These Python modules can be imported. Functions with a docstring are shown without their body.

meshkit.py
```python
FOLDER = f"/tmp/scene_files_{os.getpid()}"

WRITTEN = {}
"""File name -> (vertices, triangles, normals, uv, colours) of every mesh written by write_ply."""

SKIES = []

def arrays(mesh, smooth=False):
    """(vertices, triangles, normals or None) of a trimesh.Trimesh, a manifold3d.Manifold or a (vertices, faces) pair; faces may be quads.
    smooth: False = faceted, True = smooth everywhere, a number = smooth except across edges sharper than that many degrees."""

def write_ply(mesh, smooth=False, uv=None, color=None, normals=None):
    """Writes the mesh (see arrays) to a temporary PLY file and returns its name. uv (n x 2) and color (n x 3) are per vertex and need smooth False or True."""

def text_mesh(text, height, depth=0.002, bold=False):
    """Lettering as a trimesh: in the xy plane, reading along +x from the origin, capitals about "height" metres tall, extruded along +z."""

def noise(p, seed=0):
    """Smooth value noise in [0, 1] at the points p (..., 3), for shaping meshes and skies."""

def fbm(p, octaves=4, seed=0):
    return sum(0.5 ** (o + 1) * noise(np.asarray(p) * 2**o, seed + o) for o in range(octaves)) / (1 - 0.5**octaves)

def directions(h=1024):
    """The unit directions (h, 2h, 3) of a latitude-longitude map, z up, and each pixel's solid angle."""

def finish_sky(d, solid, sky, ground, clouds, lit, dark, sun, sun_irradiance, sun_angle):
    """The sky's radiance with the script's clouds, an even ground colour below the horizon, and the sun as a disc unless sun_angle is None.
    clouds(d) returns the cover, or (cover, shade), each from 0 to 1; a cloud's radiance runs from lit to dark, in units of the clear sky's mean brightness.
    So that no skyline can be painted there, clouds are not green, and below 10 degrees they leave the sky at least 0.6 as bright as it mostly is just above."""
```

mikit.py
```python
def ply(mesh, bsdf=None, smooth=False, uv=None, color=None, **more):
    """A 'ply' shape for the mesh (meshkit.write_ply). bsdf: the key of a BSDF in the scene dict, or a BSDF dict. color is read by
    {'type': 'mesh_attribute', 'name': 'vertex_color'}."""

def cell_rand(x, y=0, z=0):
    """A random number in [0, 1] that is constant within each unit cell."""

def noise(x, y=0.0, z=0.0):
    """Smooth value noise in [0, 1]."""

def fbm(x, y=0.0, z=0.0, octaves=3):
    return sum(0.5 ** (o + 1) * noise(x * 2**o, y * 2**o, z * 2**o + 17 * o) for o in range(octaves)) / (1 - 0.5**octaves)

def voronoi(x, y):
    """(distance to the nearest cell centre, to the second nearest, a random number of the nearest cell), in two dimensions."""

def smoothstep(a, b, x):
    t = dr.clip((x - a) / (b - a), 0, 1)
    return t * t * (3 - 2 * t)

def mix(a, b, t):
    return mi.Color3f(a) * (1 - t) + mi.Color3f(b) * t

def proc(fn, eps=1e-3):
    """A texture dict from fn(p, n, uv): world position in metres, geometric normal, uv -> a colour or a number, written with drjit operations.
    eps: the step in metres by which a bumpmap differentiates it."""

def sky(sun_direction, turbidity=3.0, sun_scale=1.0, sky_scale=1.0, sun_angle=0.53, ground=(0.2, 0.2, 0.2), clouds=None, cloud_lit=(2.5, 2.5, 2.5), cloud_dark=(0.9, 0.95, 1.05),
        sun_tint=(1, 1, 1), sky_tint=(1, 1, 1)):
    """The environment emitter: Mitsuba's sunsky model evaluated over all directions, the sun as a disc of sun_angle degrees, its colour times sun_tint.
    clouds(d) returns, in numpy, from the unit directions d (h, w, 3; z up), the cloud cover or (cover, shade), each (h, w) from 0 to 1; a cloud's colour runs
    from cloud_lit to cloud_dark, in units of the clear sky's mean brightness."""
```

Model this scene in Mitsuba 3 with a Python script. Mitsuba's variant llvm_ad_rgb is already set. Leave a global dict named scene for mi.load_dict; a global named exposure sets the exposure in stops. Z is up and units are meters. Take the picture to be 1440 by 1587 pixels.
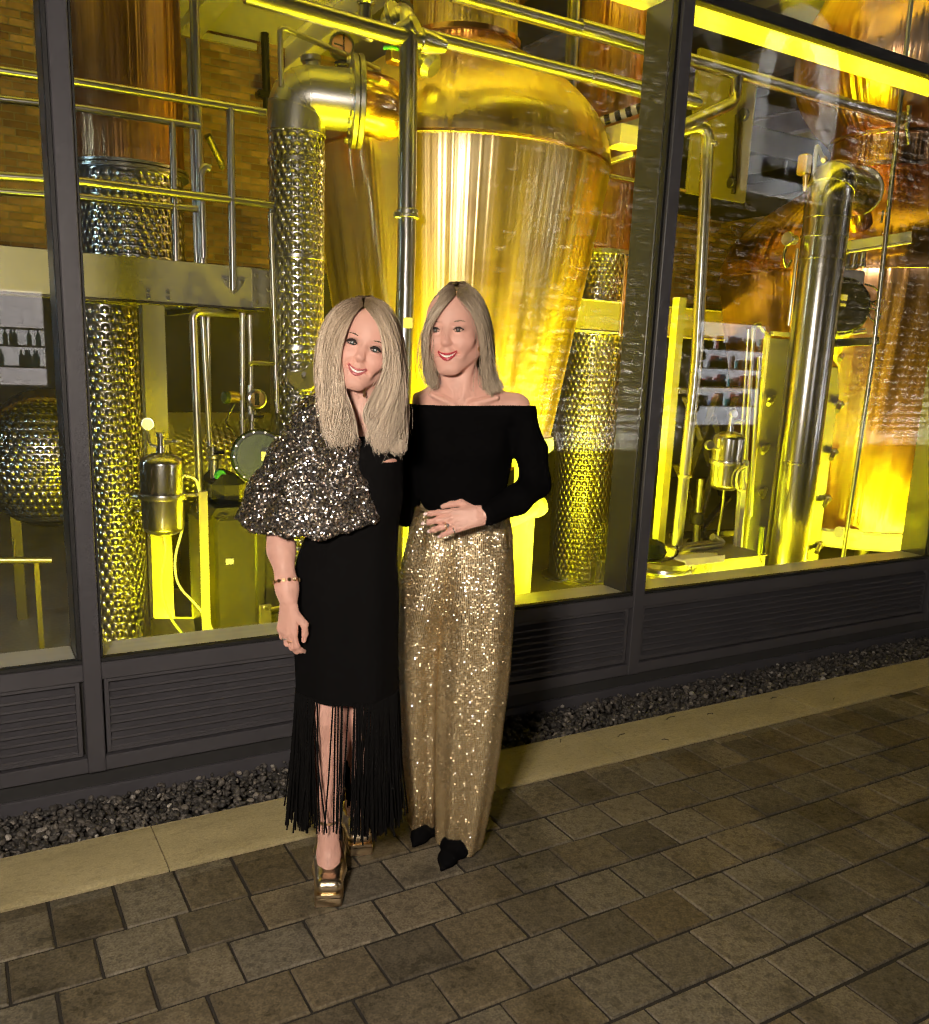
import math, random
import numpy as np
import trimesh
import drjit as dr
import mitsuba as mi
import mikit, meshkit
from shapely.geometry import Polygon, Point, box as sbox

T = mi.ScalarTransform4f
PI = math.pi
rng = np.random.default_rng(7)
random.seed(7)

# ---------------------------------------------------------------- camera, sky, exposure
CAM = np.array([0.0, 0.0, 1.5])
FWD = np.array([0.4947843, 0.8422250, -0.2141157])
UP = np.array([0.0734914, 0.2049528, 0.9760089])
scene, labels = {}, {}
scene['camera'] = {
    'type': 'perspective', 'fov': 55.6904, 'fov_axis': 'x', 'near_clip': 0.05, 'far_clip': 400.0,
    'principal_point_offset_x': 0.0, 'principal_point_offset_y': -0.0414714,
    'to_world': T().look_at(origin=CAM.tolist(), target=(CAM + FWD).tolist(), up=UP.tolist())}
night = mikit.sky([0.2, -0.9, 0.02], turbidity=3, sun_scale=0.0, sky_scale=0.0008, sun_angle=None, ground=(0.1, 0.1, 0.1))
night['sampling_weight'] = 0.1
scene['night_sky'] = night
exposure = 0.0

# radiance of the lamps and of the added glow panels (W/m2/sr, RGB)
YELLOW = np.array([1.0, 0.765, 0.003])
L_FLOOD = YELLOW * 1000.0
L_BARLED = YELLOW * 1900.0
L_PANEL = np.array([1.0, 0.86, 0.72]) * 440.0
L_WASH = np.array([1.0, 0.93, 0.86]) * 1100.0
L_SHOP_GLOW = np.array([0.92, 0.94, 1.0]) * 2.4
L_BAR_GLOW = np.array([1.0, 0.90, 0.88]) * 2.6
L_COOL = np.array([0.45, 0.72, 1.0]) * 60.0


def emit(rgb, pick=1.0):
    """An area light; pick: how often the renderer samples it."""
    return {'type': 'area', 'sampling_weight': float(pick), 'radiance': {'type': 'rgb', 'value': [float(v) for v in rgb]}}


# ---------------------------------------------------------------- materials
def rgb(*c):
    return {'type': 'rgb', 'value': [float(x) for x in c]}


def mat(key, base, rough=0.5, metal=0.0, spec=0.5, bump=None, bump_scale=1.0, two=True, **more):
    d = {'type': 'principled', 'base_color': base if isinstance(base, dict) else rgb(*base),
         'roughness': rough if isinstance(rough, dict) else float(rough), 'metallic': float(metal), 'specular': float(spec), **more}
    if bump is not None:
        d = {'type': 'bumpmap', 'arbitrary': bump, 'scale': float(bump_scale), 'bsdf': d}
    scene[key] = {'type': 'twosided', 'bsdf': d} if two else d
    return key


N, F, V, CR, SS, MIX = mikit.noise, mikit.fbm, mikit.voronoi, mikit.cell_rand, mikit.smoothstep, mikit.mix
proc = mikit.proc

mat('frame_grey', proc(lambda p, n, uv: MIX((.056, .054, .062), (.070, .068, .077), F(p.x * 5, p.y * 5, p.z * 5))), .42, 0, .4)
mat('frame_dark', (.033, .033, .034), .45, 0, .4)
mat('frame_black', (.012, .012, .013), .5)
mat('gasket', (.008, .008, .008), .6)
mat('reveal', (.036, .035, .032), .34, 0, .4)
mat('cill', proc(lambda p, n, uv: MIX((.40, .40, .38), (.55, .55, .53), F(p.x * 3, p.y * 22, p.z * 22))), .33, .2, .5)


def paver_col(p, n, uv):
    row = dr.floor((2.205 - p.y) / .1715)
    odd = row - 2 * dr.floor(row / 2)
    u = dr.select(p.y > 2.205, (p.x - .1355) / .1683, (p.x - .0212 - odd * .0974) / .2039)
    t = CR(dr.floor(u), row, 5)
    h = CR(dr.floor(u), row, 11)
    c = MIX((.066, .058, .043), (.158, .141, .107), t * .85 + .15 * F(p.x * 7, p.y * 7, 0))
    c = MIX(c, c * mi.Color3f(1.10, 1.0, .82), h)
    stain = SS(.50, .85, F(p.x * 5.3 + 9, p.y * 5.3, 0)) * .38 + SS(.70, .80, N(p.x * 60, p.y * 60, 0)) * .22
    return c * (1 - stain) * (.70 + .60 * N(p.x * 240, p.y * 240, p.z * 50)) * (.85 + .3 * N(p.x * 70, p.y * 70, 0))


mat('paver', proc(paver_col), .62, 0, .3, proc(lambda p, n, uv: N(p.x * 300, p.y * 300, p.z * 80) * .6 + N(p.x * 90, p.y * 90, p.z * 20) * .8, 8e-4), .0018)
mat('sand', (.020, .017, .013), .95)
mat('kerb_stone', proc(lambda p, n, uv: MIX(MIX((.31, .265, .145), (.43, .37, .215), F(p.x * 6, p.y * 14, 0)), (.24, .20, .11), SS(.6, .9, N(p.x * 55, p.y * 130, 0)) * .38) * (.82 + .36 * N(p.x * 280, p.y * 280, p.z * 100))),
    .8, 0, .3, proc(lambda p, n, uv: N(p.x * 200, p.y * 260, p.z * 100) + N(p.x * 60, p.y * 80, 0), 8e-4), .0014)
mat('pebble', {'type': 'mesh_attribute', 'name': 'vertex_color'}, .6, 0, .4)
mat('soil', (.02, .018, .015), .95)

# steel, copper ...
mat('steel', (.66, .66, .64), .24, 1.0)
mat('steel_satin', (.55, .55, .53), .33, 1.0)
mat('steel_mirror', (.68, .68, .66), .19, 1.0)
mat('iron_dark', (.035, .033, .030), .45, .3)
mat('black_plastic', (.015, .015, .016), .35)
mat('green_enamel', (.014, .026, .012), .4)
mat('galvanised', (.24, .24, .22), .4, .35)
mat('motor_black', (.027, .029, .024), .34)
mat('label_plate', (.72, .70, .60), .4)
mat('white_paint', (.76, .76, .72), .4)
mat('brass', (.80, .60, .28), .25, 1.0)
mat('hose', (.30, .55, .16), .4)
mat('hose_pale', (.62, .58, .44), .4)
mat('enamel_orange', (.75, .42, .16), .35)
mat('green_knob', (.03, .22, .08), .35)


def copper(key, a, b, rough, streak):
    """Hand-planished copper: upright tarnish streaks and faint upright rolling marks. uv: angle, height in metres."""
    def col(p, n, uv):
        s = N(uv.x * streak, uv.y * .55, 1.3) * .6 + N(uv.x * streak * 6, uv.y * 1.2, 4.0) * .4
        spot = SS(.62, .85, N(p.x * 9, p.y * 9, p.z * 6))
        return MIX(MIX(a, b, s), (.50, .27, .13), spot * .3)

    def rgh(p, n, uv):
        return rough + .14 * N(uv.x * streak * 2.5, uv.y * .8, 7.7)

    def bm(p, n, uv):
        return N(uv.x * 24, uv.y * .35, 2.0) + N(uv.x * 60, uv.y * .5, 5.0) * .42 + N(p.x * 5, p.y * 5, p.z * 2.0) * .5
    mat(key, proc(col), proc(rgh), 1.0, .5, proc(bm, 2e-3), .0045)


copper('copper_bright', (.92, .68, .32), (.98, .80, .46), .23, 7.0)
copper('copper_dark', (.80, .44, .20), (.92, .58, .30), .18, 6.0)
mat('copper_plain', (.92, .58, .30), .2, 1.0)


def scales(p, n, uv):
    """Rows of pressed round scales, half a step apart from row to row."""
    u, w = uv.x / .046, uv.y / .044
    row = dr.floor(w)
    odd = row - 2 * dr.floor(row / 2)
    fu = u + .5 * odd
    fu = fu - dr.floor(fu) - .5
    fw = w - row - .5
    d2 = dr.sqrt(fu * fu * 1.1 + dr.square(fw + .22))
    return (1 - SS(.12, .62, d2)) + .25 * fw


mat('dimple', (.62, .62, .60), .22, 1.0, .5, proc(scales, 1.5e-3), .009)

mat('brick_wall', proc(lambda p, n, uv: brick_col(p)), .85, 0, .3, proc(lambda p, n, uv: brick_h(p), 2e-3), .012)


def brick_cell(p):
    u, w = (p.x + p.y) / .225, p.z / .075
    row = dr.floor(w)
    u = u + .5 * (row - 2 * dr.floor(row / 2))
    return u, w, row


def brick_h(p):
    u, w, row = brick_cell(p)
    fu, fw = u - dr.floor(u), w - row
    e = SS(.0, .05, fu) * SS(0, .05, 1 - fu) * SS(0, .14, fw) * SS(0, .14, 1 - fw)
    return e + .3 * F(p.x * 30, p.y * 30, p.z * 30)


def brick_col(p):
    u, w, row = brick_cell(p)
    fu, fw = u - dr.floor(u), w - row
    e = SS(.0, .05, fu) * SS(0, .05, 1 - fu) * SS(0, .14, fw) * SS(0, .14, 1 - fw)
    c = MIX((.17, .10, .065), (.40, .26, .16), CR(dr.floor(u), row, 3))
    return MIX((.26, .23, .19), c * (.7 + .6 * F(p.x * 14, p.y * 14, p.z * 14)), e)


mat('plaster', (.41, .40, .35), .8)
mat('back_plaster', proc(lambda p, n, uv: MIX((.075, .072, .06), (.13, .125, .105), F(p.x * 2.2, p.y * 2, p.z * 2.2))), .85)
mat('plaster_dark', (.14, .13, .115), .8)
mat('ceiling_paint', (.45, .45, .41), .75)
mat('plant_floor', proc(lambda p, n, uv: MIX((.16, .155, .14), (.24, .235, .21), F(p.x * 3, p.y * 3, 0) * .7 + N(p.x * 90, p.y * 90, 0) * .3)), .38, 0, .5)
mat('rubble', {'type': 'mesh_attribute', 'name': 'vertex_color'}, .9, 0, .3, proc(lambda p, n, uv: F(p.x * 14, p.y * 14, p.z * 14), 3e-3), .03)
mat('rubble_mortar', (.20, .19, .17), .95)
mat('ashlar', (.62, .60, .55), .8)
mat('lead', (.03, .03, .032), .5)
mat('dark_pane', (.05, .055, .07), .08)
scene['glass'] = {'type': 'thindielectric', 'int_ior': 1.52}


# ---------------------------------------------------------------- meshes
def merge(ms):
    return trimesh.util.concatenate([m for m in ms])


def box(x0, x1, y0, y1, z0, z1, b=0.0):
    """A box between two corners, with its edges chamfered by b."""
    c = np.array([(x0 + x1) / 2, (y0 + y1) / 2, (z0 + z1) / 2])
    h = np.abs([x1 - x0, y1 - y0, z1 - z0]) / 2.0
    if b <= 0:
        m = trimesh.creation.box(extents=2 * h)
        m.apply_translation(c)
        return m
    b = min(b, *(h * .9))
    pts = [[sx * (h[0] - b * (k != 0)), sy * (h[1] - b * (k != 1)), sz * (h[2] - b * (k != 2))] for sx in (-1, 1) for sy in (-1, 1) for sz in (-1, 1) for k in range(3)]
    m = trimesh.convex.convex_hull(np.array(pts))
    m.apply_translation(c)
    return m


def frame_of(d):
    d = np.asarray(d, float) / np.linalg.norm(d)
    a = np.cross(d, [0, 0, 1.0] if abs(d[2]) < .9 else [1.0, 0, 0])
    a /= np.linalg.norm(a)
    return a, np.cross(d, a), d


def bar(a, b, w, h, bev=.002, up=(0, 0, 1)):
    """A rectangular bar from a to b, w wide and h tall."""
    a, b = np.asarray(a, float), np.asarray(b, float)
    d = b - a
    L = np.linalg.norm(d)
    d /= L
    s = np.cross(d, up)
    s /= np.linalg.norm(s)
    m = box(-w / 2, w / 2, 0, L, -h / 2, h / 2, bev)
    M = np.eye(4)
    M[:3, 0], M[:3, 1], M[:3, 2], M[:3, 3] = s, d, np.cross(s, d), a
    m.apply_transform(M)
    return m


def fillet(pts, r, n=7):
    """Rounds the corners of a polyline with arcs of bend radius r."""
    pts = [np.asarray(p, float) for p in pts]
    out = [pts[0]]
    for p, q, s in zip(pts, pts[1:], pts[2:]):
        u, v = p - q, s - q
        lu, lv = np.linalg.norm(u), np.linalg.norm(v)
        u, v = u / lu, v / lv
        t = min(r, .49 * lu, .49 * lv)
        a, b = q + u * t, q + v * t
        for k in range(n + 1):
            w = k / n
            out.append((1 - w) ** 2 * a + 2 * w * (1 - w) * q + w * w * b)
    out.append(pts[-1])
    return np.array(out)


def tube(pts, r, n=12, bend=0, cap=True):
    p = fillet(pts, bend) if bend and len(pts) > 2 else np.array([np.asarray(q, float) for q in pts])
    rr = np.broadcast_to(np.asarray(r, float), (len(p),))
    t = np.gradient(p, axis=0)
    t /= np.linalg.norm(t, axis=1, keepdims=True) + 1e-12
    a = frame_of(t[0])[0]
    rings = []
    ang = np.arange(n) * 2 * PI / n
    for i in range(len(p)):
        a = a - t[i] * np.dot(a, t[i])
        a /= np.linalg.norm(a)
        b = np.cross(t[i], a)
        rings.append(p[i] + rr[i] * (np.cos(ang)[:, None] * a + np.sin(ang)[:, None] * b))
    v = np.vstack(rings)
    i, j = np.meshgrid(np.arange(len(p) - 1), np.arange(n), indexing='ij')
    i, j = i.ravel(), j.ravel()
    k = (j + 1) % n
    q = np.stack([i * n + j, i * n + k, (i + 1) * n + k, (i + 1) * n + j], 1)
    f = np.vstack([q[:, [0, 1, 2]], q[:, [0, 2, 3]]])
    if cap:
        c0, c1 = len(v), len(v) + 1
        v = np.vstack([v, p[0], p[-1]])
        j = np.arange(n)
        k = (j + 1) % n
        f = np.vstack([f, np.stack([k, j, np.full(n, c0)], 1), np.stack([j + (len(p) - 1) * n, k + (len(p) - 1) * n, np.full(n, c1)], 1)])
    return trimesh.Trimesh(v, f, process=False)


def lathe(profile, at=(0, 0, 0), axis=(0, 0, 1), n=48, smooth_steps=0):
    """Turns (radius, height) pairs round an axis through 'at'."""
    pr = np.array(profile, float)
    if smooth_steps:
        for _ in range(smooth_steps):
            q = [pr[0]]
            for a, b in zip(pr, pr[1:]):
                q += [a * .75 + b * .25, a * .25 + b * .75]
            pr = np.array(q + [pr[-1]])
    a, b, d = frame_of(axis)
    ang = np.arange(n) * 2 * PI / n
    ring = np.cos(ang)[:, None] * a + np.sin(ang)[:, None] * b
    v = (pr[:, 0][:, None, None] * ring[None] + pr[:, 1][:, None, None] * d).reshape(-1, 3) + np.asarray(at, float)
    i, j = np.meshgrid(np.arange(len(pr) - 1), np.arange(n), indexing='ij')
    i, j = i.ravel(), j.ravel()
    k = (j + 1) % n
    q = np.stack([i * n + j, i * n + k, (i + 1) * n + k, (i + 1) * n + j], 1)
    return trimesh.Trimesh(v, np.vstack([q[:, [0, 1, 2]], q[:, [0, 2, 3]]]), process=False)


def skin(profile, at=(0, 0, 0), axis=(0, 0, 1), n=96, smooth_steps=0, metres=False):
    """A turned sheet with uv: (angle or metres round, metres along the profile). Returns (mesh, uv)."""
    pr = np.array(profile, float)
    for _ in range(smooth_steps):
        q = [pr[0]]
        for a, b in zip(pr, pr[1:]):
            q += [a * .75 + b * .25, a * .25 + b * .75]
        pr = np.array(q + [pr[-1]])
    a, b, d = frame_of(axis)
    ang = np.arange(n + 1) * 2 * PI / n
    ring = np.cos(ang)[:, None] * a + np.sin(ang)[:, None] * b
    v = (pr[:, 0][:, None, None] * ring[None] + pr[:, 1][:, None, None] * d).reshape(-1, 3) + np.asarray(at, float)
    arc = np.concatenate([[0], np.cumsum(np.linalg.norm(np.diff(pr, axis=0), axis=1))])
    k = pr[:, 0].max() if metres else 1.0
    if metres:
        k = max(1, round(2 * PI * k / .046)) * .046 / (2 * PI)
    uv = np.stack([np.tile(ang * k, len(pr)), np.repeat(arc, n + 1)], 1)
    m = n + 1
    i, j = np.meshgrid(np.arange(len(pr) - 1), np.arange(n), indexing='ij')
    i, j = i.ravel(), j.ravel()
    q = np.stack([i * m + j, i * m + j + 1, (i + 1) * m + j + 1, (i + 1) * m + j], 1)
    return trimesh.Trimesh(v, np.vstack([q[:, [0, 1, 2]], q[:, [0, 2, 3]]]), process=False), uv


def disc(at, axis, r, t, n=24, b=.15):
    """A round plate of radius r and thickness t, starting at 'at' and going along the axis, with eased edges."""
    e = min(t * b, r * .2)
    return lathe([(0, 0), (r - e, 0), (r, e), (r, t - e), (r - e, t), (0, t)], at, axis, n)


def bolts(at, axis, r, n, size, phase=0):
    """n hexagon heads on a circle."""
    a, b, d = frame_of(axis)
    return [disc(np.asarray(at) + r * (math.cos(t) * a + math.sin(t) * b), axis, size, size * .8, 6) for t in (phase + k * 2 * PI / n for k in range(n))]


def sheet(x0, x1, y0, y1, z):
    return trimesh.Trimesh([[x0, y0, z], [x1, y0, z], [x1, y1, z], [x0, y1, z]], [[0, 1, 2], [0, 2, 3]], process=False)


def lamp_quad(c, axis, w, h, up=(0, 0, 1)):
    d = np.asarray(axis, float) / np.linalg.norm(axis)
    s = np.cross(up, d)
    s /= np.linalg.norm(s)
    u = np.cross(d, s)
    c = np.asarray(c, float)
    return trimesh.Trimesh([c - s * w / 2 - u * h / 2, c + s * w / 2 - u * h / 2, c + s * w / 2 + u * h / 2, c - s * w / 2 + u * h / 2], [[0, 1, 2], [0, 2, 3]], process=False)


# ---------------------------------------------------------------- naming
count = {}


def numbered(k):
    count[k] = count.get(k, -1) + 1
    return k if count[k] == 0 else '%s_%03d' % (k, count[k])


def thing(name, label=None, cat=None, group=None, kind=None):
    """A thing without a mesh of its own: its parts follow."""
    k = numbered(name)
    labels[k] = {a: b for a, b in (('label', label), ('category', cat), ('group', group), ('kind', kind)) if b}
    return k


def part(t, name, mesh, bsdf, smooth=30, label=None, kind=None, **more):
    k = numbered(t + '__' + name)
    scene[k] = mikit.ply(mesh, bsdf, smooth=smooth, **more)
    if label or kind:
        labels[k] = {a: b for a, b in (('label', label), ('kind', kind)) if b}
    return k


def sheetpart(t, name, mesh_uv, bsdf, **more):
    return part(t, name, mesh_uv[0], bsdf, smooth=True, uv=mesh_uv[1], **more)


def solo(name, mesh, bsdf, label=None, cat=None, group=None, kind=None, smooth=30, **more):
    k = thing(name, label, cat, group, kind)
    scene[k] = mikit.ply(mesh, bsdf, smooth=smooth, **more)
    return k



# ================================================================ the ground outside
PZ = 0.0
k = thing('pavement', kind='structure')
scene[k] = mikit.ply(sheet(-30, 40, -30, 2.712, -.0065), 'sand')
ROWS = [2.43, 2.205] + [2.205 - .1715 * i for i in range(1, 21)]
far_pavers = []


def paver(x0, x1, y0, y1, r):
    g = .0034 + .0012 * r.random()
    m = trimesh.creation.box(extents=(x1 - x0 - 2 * g, y1 - y0 - 2 * g - .0025, .05))
    v = m.vertices
    top = v[:, 2] > 0
    b = .003
    lower = np.vstack([v[~top], v[top] - [0, 0, .004], v[top] * [1 - 2 * b / (x1 - x0), 1 - 2 * b / (y1 - y0), 1]])
    lower[:, :2] += r.normal(0, .0011, (len(lower), 2))
    m = trimesh.convex.convex_hull(lower)
    m.apply_transform(trimesh.transformations.euler_matrix(r.normal(0, .0035), r.normal(0, .0035), r.normal(0, .003)))
    m.apply_translation([(x0 + x1) / 2, (y0 + y1) / 2, -.025 + r.normal(0, .0009)])
    return m


CR_ = math.cos(.5312), math.sin(.5312)
for i, (y1, y0) in enumerate(zip(ROWS, ROWS[1:])):
    pitch, off = (.1683, .1355) if i == 0 else (.2039, .0212 if i % 2 else .1186)
    for j in range(-14, 40):
        x0 = off + j * pitch
        x1 = x0 + pitch
        xc, yc = (x0 + x1) / 2, (y0 + y1) / 2
        d = xc * CR_[1] + yc * CR_[0]
        u = xc * CR_[0] - yc * CR_[1]
        inview = d > 1.25 and abs(u) < .60 * d + .12 and xc < 4.9
        m = paver(x0, x1, y0, y1, rng)
        if inview:
            part(k, 'paver', m, 'paver', smooth=False)
        elif abs(j - 12) < 24:
            far_pavers.append(m)
part(k, 'outer_pavers', merge(far_pavers), 'paver', smooth=False, kind='stuff')

k = thing('kerb', kind='structure')
for i in range(-3, 12):
    x0 = .462 + i * .578
    x1 = x0 + .578
    m = trimesh.creation.box(extents=(x1 - x0 - .004, .2795, .06))
    for _ in range(4):
        m = m.subdivide()
    v = m.vertices
    edge = (np.abs(v[:, 1]) > .139) & (v[:, 2] > .029)
    v[edge, 2] -= .004 + .003 * rng.random(edge.sum())
    v[edge & (v[:, 1] < 0), 1] += .0015 + .004 * meshkit.noise(v[edge & (v[:, 1] < 0)] * 40, i + 3)
    m.vertices = v
    m.apply_translation([(x0 + x1) / 2, 2.571, -.027 + rng.normal(0, .0008)])
    part(k, 'kerb_stone', m, 'kerb_stone', smooth=20)

# gravel strip between kerb and glass wall
k = thing('gravel_bed', kind='structure')
scene[k] = mikit.ply(sheet(-2, 7, 2.70, 3.05, -.055), 'soil')
ico0, ico1 = trimesh.creation.icosphere(1), trimesh.creation.icosphere(2)
shapes = []
for q in range(18):
    lo, hi = ico0.copy(), ico1.copy()
    a = rng.normal(0, 1, (7, 3))
    a /= np.linalg.norm(a, axis=1, keepdims=True)
    cut = .62 + .3 * rng.random(7)
    sc = np.array([1, .55 + .4 * rng.random(), .45 + .35 * rng.random()])
    out = []
    for m in (lo, hi):
        v = m.vertices.copy()
        for ax, c in zip(a, cut):
            e = v @ ax - c
            v -= np.outer(np.maximum(e, 0), ax)
        out.append((v * sc, m.faces))
    shapes.append(out)
PV, PF, PC, at = [], [], [], 0
cols = np.array([(.050, .047, .043), (.085, .078, .070), (.034, .032, .030), (.12, .108, .094), (.068, .060, .052), (.20, .18, .155), (.026, .025, .024), (.33, .31, .28)])
prob = np.array([.22, .2, .2, .12, .13, .06, .05, .02])
for layer, (zz, count_l) in enumerate(((-.040, 3600), (-.024, 3600), (-.010, 2900))):
    for q in range(count_l):
        x = -.6 + 6.4 * rng.random() ** 1.15
        y = 2.722 + .272 * rng.random()
        near = x < 1.7
        s = (.0075 + .0085 * rng.random() ** 1.6) * (1.25 if rng.random() < .12 else 1)
        v, f = shapes[rng.integers(0, len(shapes))][1 if near and layer == 2 and y < 2.86 else 0]
        R = trimesh.transformations.random_rotation_matrix(rng.random(3))[:3, :3]
        R = R if rng.random() < .5 else trimesh.transformations.rotation_matrix(rng.random() * 6.3, [0, 0, 1])[:3, :3]
        w = (v * s) @ R.T + [x, y, zz + rng.normal(0, .003)]
        PV.append(w)
        PF.append(f + at)
        at += len(w)
        c = cols[rng.choice(8, p=prob)] * (.8 + .4 * rng.random())
        PC.append(np.tile(c, (len(w), 1)))
solo('gravel', (np.vstack(PV), np.vstack(PF)), 'pebble', 'dark grey pebbles filling the strip between glass wall and kerb', 'gravel', kind='stuff', smooth=True, color=np.vstack(PC))
for x, y, l, a, lab in ((2.30, 2.60, .05, .3, 'thin dark twig in the middle of the kerb, left of the mullion'), (2.62, 2.655, .06, .2, 'longest dark twig at the gravel edge of the kerb under the right mullion'), (2.45, 2.50, .03, -.5, 'short twig near the paving edge of the kerb'), (3.52, 2.49, .035, .6, 'curled twig at the paving edge of the kerb far to the right'), (2.83, 2.62, .03, -.2, 'small twig on the kerb just right of the right mullion'), (3.25, 2.63, .045, .15, 'twig at the gravel edge of the kerb toward the right'), (2.05, 2.66, .03, .8, 'short twig at the gravel edge of the kerb nearest the women')):
    c, s = math.cos(a), math.sin(a)
    solo('dry_twig', tube([(x, y, .005), (x + l * .4 * c, y + l * .4 * s + .004, .008), (x + l * c, y + l * s, .005)], .0016, 5), 'iron_dark',
         lab, 'twig', 'twigs and leaf bits on the kerb')

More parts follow.
